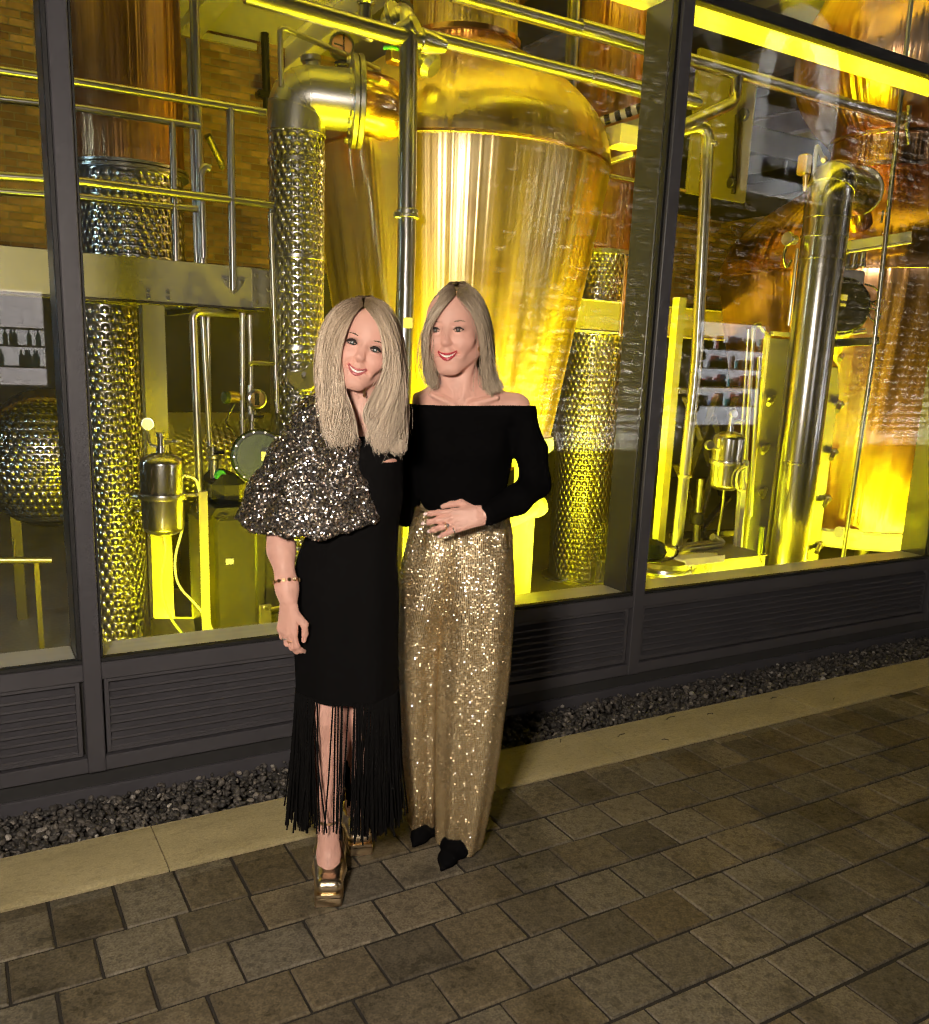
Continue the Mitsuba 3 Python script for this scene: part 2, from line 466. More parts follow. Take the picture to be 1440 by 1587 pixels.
# ================================================================ the glass wall
fac = thing('glass_wall', 'grey framed glass wall with louvred base panels in front of the copper stills', 'glass wall')
MUL = [(-2.0, -1.943), (.316, .372), (2.664, 2.727), (4.955, 5.018)]
YO, YG, YI = 2.98, 3.006, 3.19
ZT = 4.95
for x0, x1 in MUL:
    part(fac, 'mullion', box(x0, x1, YO - .004, 3.024, .093, ZT, .003), 'frame_grey')
    part(fac, 'reveal_post', box(x0 - .012, x1 - .014, 3.03, YI, .0, ZT, .003), 'reveal')
    part(fac, 'post_gasket', merge([box(x0 - .014, x0 - .0005, 2.992, 3.022, .493, 2.958, .001), box(x1 + .0005, x1 + .010, 2.992, 3.022, .493, 2.958, .001)]), 'gasket')
for (a, b), (c, d) in zip(MUL, MUL[1:]):
    x0, x1 = b, c
    part(fac, 'bottom_rail', box(x0, x1, YO, 3.02, .094, .146, .002), 'frame_grey')
    part(fac, 'middle_rail', box(x0, x1, YO, 3.02, .420, .478, .002), 'frame_grey')
    part(fac, 'pane_gasket', box(x0, x1, 2.988, 3.018, .4785, .492, .001), 'gasket')
    part(fac, 'transom', box(x0, x1, YO, 3.024, 2.962, 3.012, .002), 'frame_black')
    lp = part(fac, 'louvre_panel', merge([box(x0 + .004, x1 - .004, 3.034, 3.040, .148, .419),
                                          box(x0 + .008, x0 + .022, YO + .012, 3.03, .152, .416, .001), box(x1 - .026, x1 - .012, YO + .012, 3.03, .152, .416, .001),
                                          box(x0 + .022, x1 - .026, YO + .012, 3.03, .404, .416, .001), box(x0 + .022, x1 - .026, YO + .012, 3.03, .152, .164, .001)]), 'frame_grey')
    for s in range(8):
        z = .170 + s * .0292
        pr = np.array([(2.993, z - .005), (2.993, z + .0035), (2.998, z + .0055), (3.024, z + .0215), (3.028, z + .0185), (2.999, z + .001), (2.999, z - .005)])
        m = trimesh.creation.extrude_polygon(Polygon(pr), x1 - x0 - .05)
        m.apply_transform(np.array([[0, 0, 1, x0 + .023], [1, 0, 0, 0], [0, 1, 0, 0], [0, 0, 0, 1]], float))
        part(lp, 'slat', m, 'frame_grey', smooth=False)
    part(fac, 'inner_cill', box(x0 + .001, x1 - .014, 3.03, YI, .440, .484, .003), 'cill')
    part(fac, 'inner_head', box(x0 + .001, x1 - .014, 3.03, YI + .015, 2.968, 3.03, .003), 'cill')
    for z0, z1 in ((.482, 2.964), (3.008, ZT)):
        part(fac, 'glass_pane', trimesh.Trimesh([[x0, YG, z0], [x1, YG, z0], [x1, YG, z1], [x0, YG, z1]], [[0, 1, 2], [0, 2, 3]], process=False), 'glass', smooth=False)
part(fac, 'base_plinth', box(-4, 9, 3.012, 3.06, -.06, .0935), 'frame_dark')
part(fac, 'base_flashing', box(-4, 9, 2.994, 3.011, -.06, .030, .002), 'frame_grey')
part(fac, 'inner_apron', box(-4, 13, 3.062, 3.185, -.25, .438), 'plaster_dark')
part(fac, 'roof_edge', box(-4, 13, 2.9, 3.2, ZT, ZT + .3, .01), 'frame_dark')

# ================================================================ the still house
hall = thing('still_house', 'dim still house with brick back wall, pale ceiling beams and grey floor behind the glass', 'building')
part(hall, 'floor', sheet(-6, 16, 3.06, 11.2, -.25), 'plant_floor')
part(hall, 'brick_wall', box(-6, 16, 10.9, 11.2, 2.5, 5.3), 'brick_wall')
part(hall, 'plaster_wall', box(-6, 16, 10.86, 11.2, -.25, 2.5), 'back_plaster')
part(hall, 'end_wall', box(-6.3, -6, 3.06, 11.2, -.25, 5.3), 'plaster_dark')
part(hall, 'end_wall', box(16, 16.3, 3.06, 11.2, -.25, 5.3), 'plaster')
part(hall, 'front_wall', box(-6, -2.0, 3.03, 3.2, -.25, 5.3), 'plaster_dark')
part(hall, 'front_wall', box(7.4, 16, 3.03, 3.2, -.25, 5.3), 'plaster_dark')
part(hall, 'ceiling', box(-6, 16, 3.19, 11.2, 5.0, 5.3), 'ceiling_paint')
for x in (-3.2, -.9, 1.4, 3.7, 6.0, 8.1, 10.2):
    part(hall, 'ceiling_beam', merge([box(x - .08, x + .08, 3.21, 10.88, 4.70, 4.72), box(x - .008, x + .008, 3.21, 10.88, 4.72, 4.98), box(x - .08, x + .08, 3.21, 10.88, 4.98, 4.998)]), 'white_paint')
for x in (2.6, 4.9, 7.1, 9.2):
    part(hall, 'ceiling_rib', box(x - .12, x + .12, 3.21, 10.88, 4.88, 4.997, .01), 'ceiling_paint')

# ================================================================ the buildings across the yard (seen as reflections in the glass)
far = thing('stone_building', 'floodlit rubble stone building with a pointed lattice window across the yard', 'building')
part(far, 'mortar_core', box(6.5, 24, -7.2, -6.42, -.4, 9.5), 'rubble_mortar')
SV, SF, SC, at = [], [], [], 0
z = -.1
bx = trimesh.creation.icosphere(1)
while z < 6.6:
    h = .10 + .10 * rng.random()
    x = 6.6 - .2 * rng.random()
    while x < 23.8:
        w = .16 + .30 * rng.random()
        if not (12.2 < x + w / 2 < 15.2 and (z + h > 4.7 or .4 < z + h / 2 < 2.6 and x < 14.3)):
            v = bx.vertices.copy()
            v = np.sign(v) * np.abs(v) ** .55
            v += rng.normal(0, .08, v.shape)
            v = v * [w / 2 * .95, .06 + .05 * rng.random(), h / 2 * .93] + [x + w / 2, -6.42, z + h / 2]
            SV.append(v)
            SF.append(bx.faces + at)
            at += len(v)
            c = np.array([.50, .46, .42]) * (.45 + .75 * rng.random()) * np.array([1, .97 + .06 * rng.random(), .92 + .12 * rng.random()])
            SC.append(np.tile(c, (len(v), 1)))
        x += w + .012
    z += h + .012
part(far, 'rubble_stones', (np.vstack(SV), np.vstack(SF)), 'rubble', smooth=False, kind='stuff', color=np.vstack(SC))


def pointed(x0, x1, z0, zs, zt, n=9):
    """Outline of a pointed arch opening."""
    w = x1 - x0
    pts = [(x0, z0), (x1, z0), (x1, zs)]
    for k in range(1, n):
        t = k / n
        pts.append((x1 - w / 2 * (t ** 1.7), zs + (zt - zs) * math.sin(t * PI / 2)))
    pts.append(((x0 + x1) / 2, zt))
    for k in range(n - 1, 0, -1):
        t = k / n
        pts.append((x0 + w / 2 * (t ** 1.7), zs + (zt - zs) * math.sin(t * PI / 2)))
    pts.append((x0, zs))
    return Polygon(pts)


def upright(poly, y0, y1):
    """Extrudes an outline in x and z from y0 to y1."""
    m = trimesh.creation.extrude_polygon(poly, abs(y1 - y0))
    m.apply_transform(np.array([[1, 0, 0, 0], [0, 0, 1, min(y0, y1)], [0, 1, 0, 0], [0, 0, 0, 1]], float))
    m.fix_normals()
    return m


outer, inner = pointed(12.75, 15.0, 4.75, 6.6, 8.0), pointed(13.12, 14.63, 5.02, 6.45, 7.55)
wn = part(far, 'pointed_window', upright(outer.difference(inner), -6.42, -6.22), 'ashlar')
part(wn, 'pane', upright(inner, -6.40, -6.39), 'dark_pane')
lat = []
for k_ in range(-14, 26):
    for sgn in (1, -1):
        from shapely.geometry import LineString
        x = 12.0 + k_ * .16
        seg = LineString([(x, 4.9), (x + sgn * 3.0, 7.9)]).intersection(inner)
        for g in getattr(seg, 'geoms', [seg]):
            if g.length > .05:
                (ax, az), (bx_, bz) = g.coords[0], g.coords[-1]
                lat.append(tube([(ax, -6.38, az), (bx_, -6.38, bz)], .012, 4))
part(wn, 'lead_lattice', merge(lat), 'lead')
part(wn, 'centre_bar', merge([box(13.83, 13.92, -6.40, -6.30, 5.02, 7.5), box(13.13, 14.62, -6.40, -6.33, 6.2, 6.28)]), 'lead')
# shop window; an added glowing panel stands in for lamplight on its shelves
sw = part(far, 'shop_window', merge([box(11.9, 12.0, -6.44, -6.3, .5, 2.5), box(13.9, 14.0, -6.44, -6.3, .5, 2.5), box(12.0, 13.9, -6.44, -6.3, 2.4, 2.5), box(12.0, 13.9, -6.44, -6.3, .4, .5)]), 'frame_dark')
part(sw, 'shop_glow_panel', trimesh.Trimesh([[13.9, -6.415, .5], [12.0, -6.415, .5], [12.0, -6.415, 2.4], [13.9, -6.415, 2.4]], [[0, 1, 2], [0, 2, 3]], process=False), 'white_paint', smooth=False, label='added glowing panel behind the shop shelves, standing in for their lamplight', emitter=emit(L_SHOP_GLOW, .15))
for z in (.85, 1.2, 1.55, 1.9):
    part(sw, 'shelf', box(12.0, 13.9, -6.41, -6.31, z, z + .025), 'white_paint')
shopcols = [('shop_red', (.6, .12, .10)), ('shop_teal', (.10, .45, .42)), ('shop_pink', (.7, .35, .36)), ('shop_white', (.75, .75, .75)), ('shop_blue', (.15, .25, .5))]
for nme, c in shopcols:
    mat(nme, c, .5)
for nme, c in shopcols:
    ms = []
    for z in (.875, 1.225, 1.575, 1.925):
        for q in range(5):
            x = 12.05 + 1.7 * rng.random()
            h = .08 + .16 * rng.random()
            ms.append(box(x, x + .06 + .1 * rng.random(), -6.40, -6.33, z, z + h))
    part(sw, 'goods', merge(ms), nme, kind='stuff')
bar_ = thing('bar_building', 'pale building with a lit bar window across the yard', 'building')
part(bar_, 'wall', merge([box(-6, -.9, -9.0, -8.4, -.1, 5), box(1.35, 6.4, -9.0, -8.4, -.1, 5), box(-.9, 1.35, -9.0, -8.4, -.1, .9), box(-.9, 1.35, -9.0, -8.4, 2.3, 5)]), 'plaster')
bw = part(bar_, 'window_frame', merge([box(-.9, -.82, -8.5, -8.36, .9, 2.3), box(1.27, 1.35, -8.5, -8.36, .9, 2.3), box(.2, .25, -8.5, -8.4, .9, 2.3), box(-.82, 1.27, -8.5, -8.36, 2.24, 2.3)]), 'white_paint')
part(bar_, 'bar_glow_panel', trimesh.Trimesh([[1.35, -8.95, .9], [-.9, -8.95, .9], [-.9, -8.95, 2.3], [1.35, -8.95, 2.3]], [[0, 1, 2], [0, 2, 3]], process=False), 'white_paint', smooth=False, label='added glowing panel behind the bar shelves, standing in for their lamplight', emitter=emit(L_BAR_GLOW, .15))  # glow added behind the bottles in place of lamps lighting the bar
ms = [box(-.88, 1.33, -8.93, -8.75, z, z + .03) for z in (1.15, 1.45, 1.7)]
part(bar_, 'bar_shelf', merge(ms), 'iron_dark')
ms = []
for z in (1.18, 1.48):
    for q in range(34):
        x = -.85 + 2.15 * rng.random()
        ms.append(lathe([(0, 0), (.035, 0), (.035, .14), (.012, .18), (.012, .23), (0, .23)], (x, -8.85 + .06 * rng.random(), z), n=8))
part(bar_, 'bottles', merge(ms), 'shop_teal', kind='stuff')
dr_ = part(bar_, 'door', box(2.05, 2.95, -8.41, -8.36, .0, 2.1, .01), 'frame_dark')
part(bar_, 'door_surround', merge([box(1.9, 2.04, -8.4, -8.3, 0, 2.3, .01), box(2.96, 3.10, -8.4, -8.3, 0, 2.3, .01), box(2.04, 2.96, -8.4, -8.3, 2.12, 2.3, .01)]), 'white_paint')
for x in (3.5, 4.6):
    part(bar_, 'pilaster', box(x, x + .3, -8.4, -8.25, 0, 4.5, .02), 'white_paint')

# ================================================================ lamps
def flood(c, axis, w, h, rad, name, label, group=None, pick=1.3, deep=.10):
    """A floodlight: a finned housing, a bracket and a glowing front."""
    c, d = np.asarray(c, float), np.asarray(axis, float) / np.linalg.norm(axis)
    t = thing(name, label, 'floodlight', group)
    s = np.cross((0, 0, 1), d)
    s /= np.linalg.norm(s)
    u = np.cross(d, s)
    b = box(-w / 2 - .02, w / 2 + .02, -.09, -.006, -h / 2 - .02, h / 2 + .02, .008)
    fins = [box(-w / 2 + q * w / 7, -w / 2 + q * w / 7 + .008, -.12, -.09, -h / 2, h / 2) for q in range(8)]
    m = merge([b] + fins)
    M = np.eye(4)
    M[:3, 0], M[:3, 1], M[:3, 2], M[:3, 3] = s, d, u, c
    m.apply_transform(M)
    part(t, 'housing', m, 'black_plastic')
    vis = [box(-w / 2 - .02, w / 2 + .02, -.006, deep, sg * (h / 2 + .016) - .004, sg * (h / 2 + .016) + .004, .001) for sg in (-1, 1)] + [box(sg * (w / 2 + .016) - .004, sg * (w / 2 + .016) + .004, -.006, deep, -h / 2 - .012, h / 2 + .012, .001) for sg in (-1, 1)]
    for m in vis:
        m.apply_transform(M)
        part(t, 'visor', m, 'black_plastic')
    part(t, 'lens', lamp_quad(c, d, w, h), 'white_paint', smooth=False, emitter=emit(rad, pick))
    e = c - d * .05
    for sg in (-1, 1):
        part(t, 'bracket', bar(e + s * sg * (w / 2 + .03), (e + s * sg * (w / 2 + .03)) * [1, 1, 0] + [0, 0, e[2] - .16], .03, .008, .001, up=d), 'iron_dark')
    return t


# the stone building's wash lights, standing along its foot
for x0, x1, lab in ((8.2, 11.7, 'left white light strip on the ground along the stone wall'), (17.0, 22.5, 'right white light strip on the ground along the stone wall')):
    ws = thing('wash_strip', lab, 'light bar', 'white light strips along the stone wall')
    part(ws, 'channel', trimesh.convex.convex_hull(np.array([(x, y, z) for x in (x0, x1) for y, z in ((-6.00, -.01), (-6.13, -.01), (-6.13, .045), (-6.00, .085))])), 'black_plastic')
    part(ws, 'lens', lamp_quad(((x0 + x1) / 2, -6.0703, .0702), (0, -.29, .95), x1 - x0 - .1, .07), 'white_paint', smooth=False, emitter=emit(L_WASH, 6))
flood((13.85, -5.9, 4.45), (0, -.25, .97), .50, .12, L_WASH * 14, 'wash_light', 'white floodlight under the pointed window across the yard', None, 4)
# a cool white tube on the hall's left end, outside the frame
tl = thing('tube_light', 'cool white upright tube light at the left end of the still house', 'tube light')
part(tl, 'tube', tube([(-1.25, 5.3, .9), (-1.25, 5.3, 3.1)], .02, 10), 'white_paint', emitter=emit(L_COOL, .5))
part(tl, 'base', box(-1.31, -1.19, 5.24, 5.36, -.25, .89, .01), 'frame_dark')
# the light panel on a stand beside the camera, to its left
LP = np.array((-.50, .08, 1.80))
dS = np.array([1.1, 2.2, 1.15]) - LP
dU = dS / np.linalg.norm(dS)
sl = thing('photo_light', 'small light panel on a thin dark stand beside the camera', 'lamp')
foot = LP - dU * .06
part(sl, 'stand', tube([foot * [1, 1, 0], foot - [0, 0, .10]], [.014, .011], 12), 'frame_dark')
for q in range(3):
    a = 2 * PI * q / 3
    part(sl, 'stand_leg', tube([foot * [1, 1, 0] + [0, 0, .30], foot * [1, 1, 0] + [.35 * math.cos(a), .35 * math.sin(a), .01]], .009, 10), 'frame_dark')
part(sl, 'panel_back', trimesh.convex.convex_hull(np.vstack([lamp_quad(LP - dU * .008, dU, .34, .26).vertices, lamp_quad(LP - dU * .05, dU, .30, .22).vertices])), 'frame_dark')
part(sl, 'panel', lamp_quad(LP, dU, .30, .22), 'white_paint', smooth=False, emitter=emit(L_PANEL, 6))
# yellow floodlights on the still house floor
fg = 'yellow floodlights on the still house floor'
flood((3.62, 4.20, .0), (-.34, .55, 1.0), .40, .22, L_FLOOD, 'yellow_floodlight', 'yellow floodlight on the floor at the right foot of the main still', fg)
flood((7.0, 3.45, .10), (-.25, .8, .9), .40, .22, L_FLOOD * .9, 'yellow_floodlight', 'yellow floodlight on the floor in front of the second still', fg)
flood((1.05, 4.80, -.05), (.10, .22, 1.0), .30, .16, L_FLOOD * .9, 'yellow_floodlight', 'yellow floodlight on the floor between column and vapour pipe', fg)
flood((2.42, 3.92, .02), (.40, .72, 1.0), .30, .24, L_FLOOD * 1.3, 'yellow_floodlight', 'yellow floodlight on the floor in front of the left leg of the main still', fg, 1.6, .20)
flood((1.98, 4.72, -.08), (.62, .22, 1.0), .30, .24, L_FLOOD * 2.8, 'yellow_floodlight', 'yellow floodlight on the floor at the left foot of the main still', fg, 1.6, .16)
flood((3.08, 3.78, .02), (.02, .66, 1.0), .30, .24, L_FLOOD * 1.3, 'yellow_floodlight', 'yellow floodlight on the floor in front of the right leg of the main still', fg, 1.6, .20)
for x0, x1, k_, lab in ((.42, 1.05, .40, 'dim yellow light bar behind the cill of the left window'), (3.15, 4.25, .40, 'yellow light bar behind the cill right of the mullion'), (5.25, 6.4, .40, 'yellow light bar behind the cill in front of the second still')):
    t = thing('light_bar', lab, 'light bar', 'yellow light bars along the window foot')
    part(t, 'housing', trimesh.convex.convex_hull(np.array([(x, y, z) for x in (x0 - .02, x1 + .02) for y, z in ((3.36, .02), (3.44, .02), (3.452, .055), (3.37, .115), (3.345, .10))])), 'black_plastic')
    part(t, 'lens', lamp_quad(((x0 + x1) / 2, 3.4155, .0915), (0, .55, .80), x1 - x0, .06), 'white_paint', smooth=False, emitter=emit(L_BARLED * k_, 2.2))



# ================================================================ the main still
def still_body(t, c, r0, z0, r1, z1, mt, zs, rs, neck, bulb):
    """Tapering body, rolled shoulder, neck and bulb, each its own sheet of copper."""
    sheetpart(t, 'body', skin([(r0, z0), (r0 + .004, z0 + .03)] + [(r0 + (r1 - .007 - r0) * q / 12, z0 + (z1 - .08 - z0) * q / 12) for q in range(1, 13)] + [(r1, z1)], c, n=192), mt)
    sheetpart(t, 'shoulder', skin([(r1 + .004, z1 - .01)] + [(r1 * a, z1 + b) for a, b in zip(rs, zs)], c, n=160, smooth_steps=2), mt)
    part(t, 'body_seam', lathe([(r1 - .002, z1 - .010), (r1 + .0085, z1 - .003), (r1 + .0085, z1 + .012), (r1 - .002, z1 + .019)], c, n=160), 'copper_plain')
    sheetpart(t, 'neck', skin(neck, c, n=96, smooth_steps=1), mt)
    for r, z in ((neck[0][0], neck[0][1]), (neck[-1][0], neck[-1][1])):
        part(t, 'neck_band', lathe([(r - .012, z - .02), (r + .018, z - .014), (r + .018, z + .014), (r - .012, z + .02)], c, n=96), 'copper_plain')
    sheetpart(t, 'bulb', skin(bulb, c, n=128, smooth_steps=2), mt)


st = thing('copper_still', 'large bright copper still with tapering body directly behind the two women', 'copper still')
SC_ = np.array((2.935, 5.245, 0))
still_body(st, SC_, .675, 1.03, .945, 2.70, 'copper_bright', [.02, .09, .25, .40, .54, .62, .67, .72], [1.005, 1.0, .945, .81, .61, .46, .36, .335],
           [(.33, 3.42), (.325, 3.46), (.322, 3.62), (.335, 3.68)],
           [(.335, 3.68), (.40, 3.72), (.56, 3.88), (.66, 4.08), (.68, 4.26), (.58, 4.5), (.40, 4.62), (.3, 4.70), (.28, 4.99)])
part(st, 'bottom_ring', lathe([(.58, .93), (.68, .93), (.70, .95), (.70, 1.00), (.685, 1.03), (.58, 1.04)], SC_, n=96), 'white_paint', smooth=30)
part(st, 'bottom_dish', lathe([(0, .72), (.25, .74), (.5, .82), (.66, .935)], SC_, n=64, smooth_steps=1), 'copper_plain', smooth=50)
for a in (-62, 28, 118, 208):
    t = math.radians(a)
    c = np.array([SC_[0] + .59 * math.cos(t), SC_[1] + .59 * math.sin(t), 0])
    lg = part(st, 'leg', tube([c + [0, 0, -.25], c + [0, 0, .95]], .075, 20), 'white_paint')
    part(lg, 'foot_plate', disc(c + [0, 0, -.25], (0, 0, 1), .13, .02, 20), 'white_paint')
part(st, 'outlet_pipe', tube([(2.832, 5.005, 0.430), (2.963, 4.580, 0.528), (3.232, 4.538, 0.638)], .06, 16, .1), 'white_paint')
part(st, 'outlet_flange', disc((3.155, 4.525, 0.623), (.9, .35, .12), .075, .05, 20), 'white_paint')

# the dimpled vapour pipe that turns into the still's shoulder
vp = thing('vapour_pipe', 'dimpled steel vapour pipe bending over into the shoulder of the main still', 'pipe')
pc = np.array((1.673, 4.75))
FL = np.array((1.967, 4.660, 2.808))
sheetpart(vp, 'shell', skin([(.145, -.25), (.145, 2.622)], (*pc, 0), n=64, metres=True), 'dimple')
zt = FL[2]
elbow = fillet([(*pc, 2.622), (*pc, zt), FL - np.array([.02, .01, 0])], .30, 8)
part(vp, 'elbow', tube(elbow, .149, 40), 'steel_satin', smooth=50)
for q in (0, 2, 4, 6, 8):
    e = elbow[q + 1] - elbow[q]
    part(vp, 'elbow_seam', lathe([(.146, -.006), (.153, -.004), (.153, .004), (.146, .006)], elbow[q], e, 40), 'steel_satin')
for yy in (252, 382, 512):
    part(vp, 'band', lathe([(.146, -.012), (.152, -.010), (.152, .010), (.146, .012)], (*pc, float(2.480) - (yy - 252) * .00364), n=48), 'steel')
ax = FL - np.array([*pc, zt])
ax /= np.linalg.norm(ax)
part(vp, 'nozzle', tube([FL, FL + ax * .12 + [.02, .03, 0], SC_ * [1, 1, 0] + (FL - SC_) * [.6, .6, 1]], .155, 36, .1), 'copper_plain', smooth=40)
fl = part(vp, 'flange', merge([disc(FL - ax * .03, ax, .225, .028, 48), disc(FL + ax * .002, ax, .225, .028, 48)]), 'steel_satin')
for b in bolts(FL - ax * .052, ax, .195, 12, .016):
    part(fl, 'bolt', b, 'steel')
part(vp, 'vent_stub', tube([(1.805, 4.860, 2.968), (1.784, 4.840, 3.022)], .045, 20), 'steel')
part(vp, 'vent_cap', disc((1.784, 4.840, 3.009), (-.1, 0, 1), .055, .03, 20), 'steel_satin')
gp = np.array((1.691, 4.580, 1.374))
part(vp, 'hand_hole', merge([disc(gp + [0, .14, 0], (-.35, -.80, .45), .075, .10, 28), disc(gp + [-.03, .04, .01], (-.35, -.80, .45), .09, .03, 28)]), 'steel_satin')
part(vp, 'clamp_bolt', tube([gp + [-.035, .02, .02], gp + [-.05, -.03, .03]], .012, 8), 'steel')

# ---------------------------------------------------------------- pipes in front of the main still
rp = thing('riser_pipe', 'upright polished steel pipe standing between the two women in front of the still', 'pipe')
y0 = 4.25
part(rp, 'pipe', tube([(2.068, 4.250, -0.109), (2.081, 4.250, 2.005), (2.063, 4.250, 3.151), (2.100, 4.550, 3.203)], .046, 24, .16), 'steel')
part(rp, 'tracer_pipe', tube([(2.018, 4.280, -0.111), (2.063, 4.280, 2.006), (2.046, 4.280, 3.025)], .016, 14), 'steel')
part(rp, 'clamp', merge([disc((2.079, 4.250, 2.198), (0, 0, 1), .062, .014, 24), disc((2.079, 4.250, 2.211), (0, 0, 1), .055, .03, 24)]), 'steel_satin')
part(rp, 'clamp_lug', box(2.005 - .02, 2.005 + .012, 4.19, 4.22, 2.185, 2.215, .004), 'steel')
part(rp, 'tag', box(2.046, 2.098, 4.195, 4.198, 1.657, 1.709), 'label_plate')
va = thing('valve_cluster', 'steel valve cluster with green cables at the top of the upright pipe', 'valve')
part(va, 'body', disc((2.018, 4.400, 3.086), (.5, -.8, .3), .075, .12, 24), 'steel')
part(va, 'bonnet', disc((2.036, 4.350, 3.116), (.5, -.8, .3), .095, .025, 24), 'steel')
part(va, 'outlet', disc((2.041, 4.300, 3.052), (.5, -.8, .3), .05, .10, 20), 'steel')
part(va, 'union', merge([disc((1.900, 4.400, 3.085), (0, 0, 1), .035, .09, 16), disc((1.900, 4.400, 3.074), (.9, 0, -.2), .05, .05, 16), disc((1.901, 4.400, 3.177), (0, 0, 1), .045, .07, 16)]), 'steel')
part(va, 'positioner', box(2.081, 2.161, 4.48, 4.56, 2.986, 3.052, .008), 'brass')
for pts in ([(2.029, 4.500, 3.079), (2.055, 4.480, 3.109), (2.111, 4.460, 3.079), (2.153, 4.500, 3.050)], [(2.247, 4.500, 3.122), (2.276, 4.480, 3.080), (2.258, 4.500, 3.027), (2.212, 4.500, 3.043)], [(2.044, 4.500, 3.041), (2.087, 4.470, 3.047), (2.138, 4.500, 3.041)]):
    part(va, 'cable', tube(pts, .011, 8, .08), 'green_knob')
part(va, 'actuator', lathe([(0, 0), (.07, 0), (.075, .02), (.075, .09), (.05, .12), (0, .12)], (2.252, 4.520, 3.055), (.4, -.5, -.5), 24), 'steel_satin')
hp = 'polished steel pipes running along the hall'
solo('overhead_pipe', tube([(1.261, 4.250, 3.043), (1.976, 4.250, 3.021), (2.187, 4.250, 3.028)], .042, 20), 'steel', 'overhead steel pipe entering the valve cluster from the left', 'pipe', hp)
o1 = thing('overhead_pipe', 'lower overhead steel pipe crossing in front of the still neck', 'pipe', hp)
part(o1, 'pipe', tube([(2.087, 4.250, 3.025), (2.182, 4.250, 3.050), (3.966, 4.250, 3.048)], .034, 20), 'steel')
part(o1, 'coupling', lathe([(.032, 0), (.056, .004), (.056, .05), (.036, .14)], (2.123, 4.250, 3.027), (1, 0, 0), 20), 'steel')
part(o1, 'end_cap', lathe([(.045, 0), (.045, .12), (.036, .16), (0, .17)], (3.822, 4.250, 3.052), (1, 0, 0), 20), 'steel')
part(o1, 'sleeve', tube([(3.173, 4.250, 3.050), (3.580, 4.250, 3.048)], .041, 20), 'steel')
o2 = thing('overhead_pipe', 'upper overhead steel pipe running on to a winged valve at the second still', 'pipe', hp)
part(o2, 'pipe', tube([(2.293, 4.250, 3.268), (5.855, 4.250, 3.263)], .036, 20), 'steel')
part(o2, 'sleeve', tube([(3.079, 4.250, 3.277), (3.579, 4.250, 3.279)], .043, 20), 'steel')
w = np.array((5.876, 4.250, 3.266))
part(o2, 'wing_nut', merge([disc(w, (1, 0, 0), .05, .04, 16), tube([w + [.02, -.03, .08], w + [.02, -.03, 0], w + [.02, -.03, -.07]], .018, 8), tube([w + [.02, -.03, -.05], w + [.07, -.03, -.16]], .014, 8)]), 'steel')
tp = thing('thin_pipe', 'thin bent copper pipe arching over the vapour pipe elbow', 'pipe')
part(tp, 'pipe', tube([(1.541, 4.600, 2.792), (1.536, 4.600, 3.049), (1.555, 4.600, 3.059), (2.196, 4.900, 3.068)], .014, 12, .05), 'steel_satin')
part(tp, 'drop', tube([(2.212, 4.900, 3.064), (2.154, 4.900, 3.041), (2.096, 4.900, 3.024)], .008, 8), 'steel')
gd = thing('safety_disc', 'round orange faced relief disc standing above the vapour pipe flange', 'valve')
part(gd, 'face', disc((2.005, 4.950, 3.151), (-.3, -.95, .1), .062, .03, 28), 'enamel_orange')
gq = np.array((1.998, 4.940, 3.147))
part(gd, 'ring', lathe([(.056, -.01), (.068, -.008), (.068, .035), (.056, .035)], gq + [0, .01, 0], (-.3, -.95, .1), 28), 'steel')
part(gd, 'spokes', merge([bar(gq + [-.06, -.035, 0], gq + [.06, 0, 0], .006, .006, .001), bar(gq + [0, -.03, -.06], gq + [0, -.025, .06], .006, .006, .001, up=(0, 1, 0))]), 'iron_dark')
part(gd, 'stem', merge([disc((2.010, 4.960, 3.084), (0, 0, -1), .03, .09, 14), disc((2.010, 4.960, 3.058), (0, 0, 1), .045, .02, 14)]), 'iron_dark')

# ================================================================ the column at the left
lc = thing('copper_column', 'tall copper column on a dimpled steel base at the left window', 'copper column')
C1 = (.974, 5.57, 0)
zc = 2.467
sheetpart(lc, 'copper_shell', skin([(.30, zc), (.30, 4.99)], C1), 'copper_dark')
part(lc, 'seam_flange', merge([lathe([(.29, zc - .025), (.325, zc - .022), (.325, zc - .004), (.29, zc - .002)], C1, n=72), lathe([(.29, zc), (.322, zc + .002), (.322, zc + .018), (.30, zc + .022)], C1, n=72)]), 'steel_satin')
sheetpart(lc, 'dimpled_shell', skin([(.29, 1.74), (.29, zc - .02)], C1, metres=True), 'dimple')
lp = thing('dimpled_column', 'dimpled steel column standing on the floor below the left platform', 'steel column')
C2 = (.757, 5.2, 0)
sheetpart(lp, 'shell', skin([(.165, -.22), (.165, 1.72)], C2, metres=True), 'dimple')
part(lp, 'base_ring', lathe([(.16, -.25), (.30, -.25), (.30, -.235), (.17, -.232), (.17, -.20)], C2, n=64), 'steel')
for a in (-60, -130, 160, 20):
    t = math.radians(a)
    d = np.array([math.cos(t), math.sin(t), 0])
    c = np.array(C2)
    s = np.array([-d[1], d[0], 0]) * .004
    tri = [c + d * .16 + [0, 0, -.235], c + d * .27 + [0, 0, -.235], c + d * .16 + [0, 0, -.02]]
    part(lp, 'gusset', trimesh.convex.convex_hull(np.array([p + s for p in tri] + [p - s for p in tri])), 'steel_satin')
part(lp, 'sight_port', merge([disc(np.array(C2) + [.09, -.13, .70], (.55, -.83, 0), .04, .08, 18), disc(np.array(C2) + [.10, -.145, .62], (.55, -.83, 0), .025, .05, 14)]), 'steel')

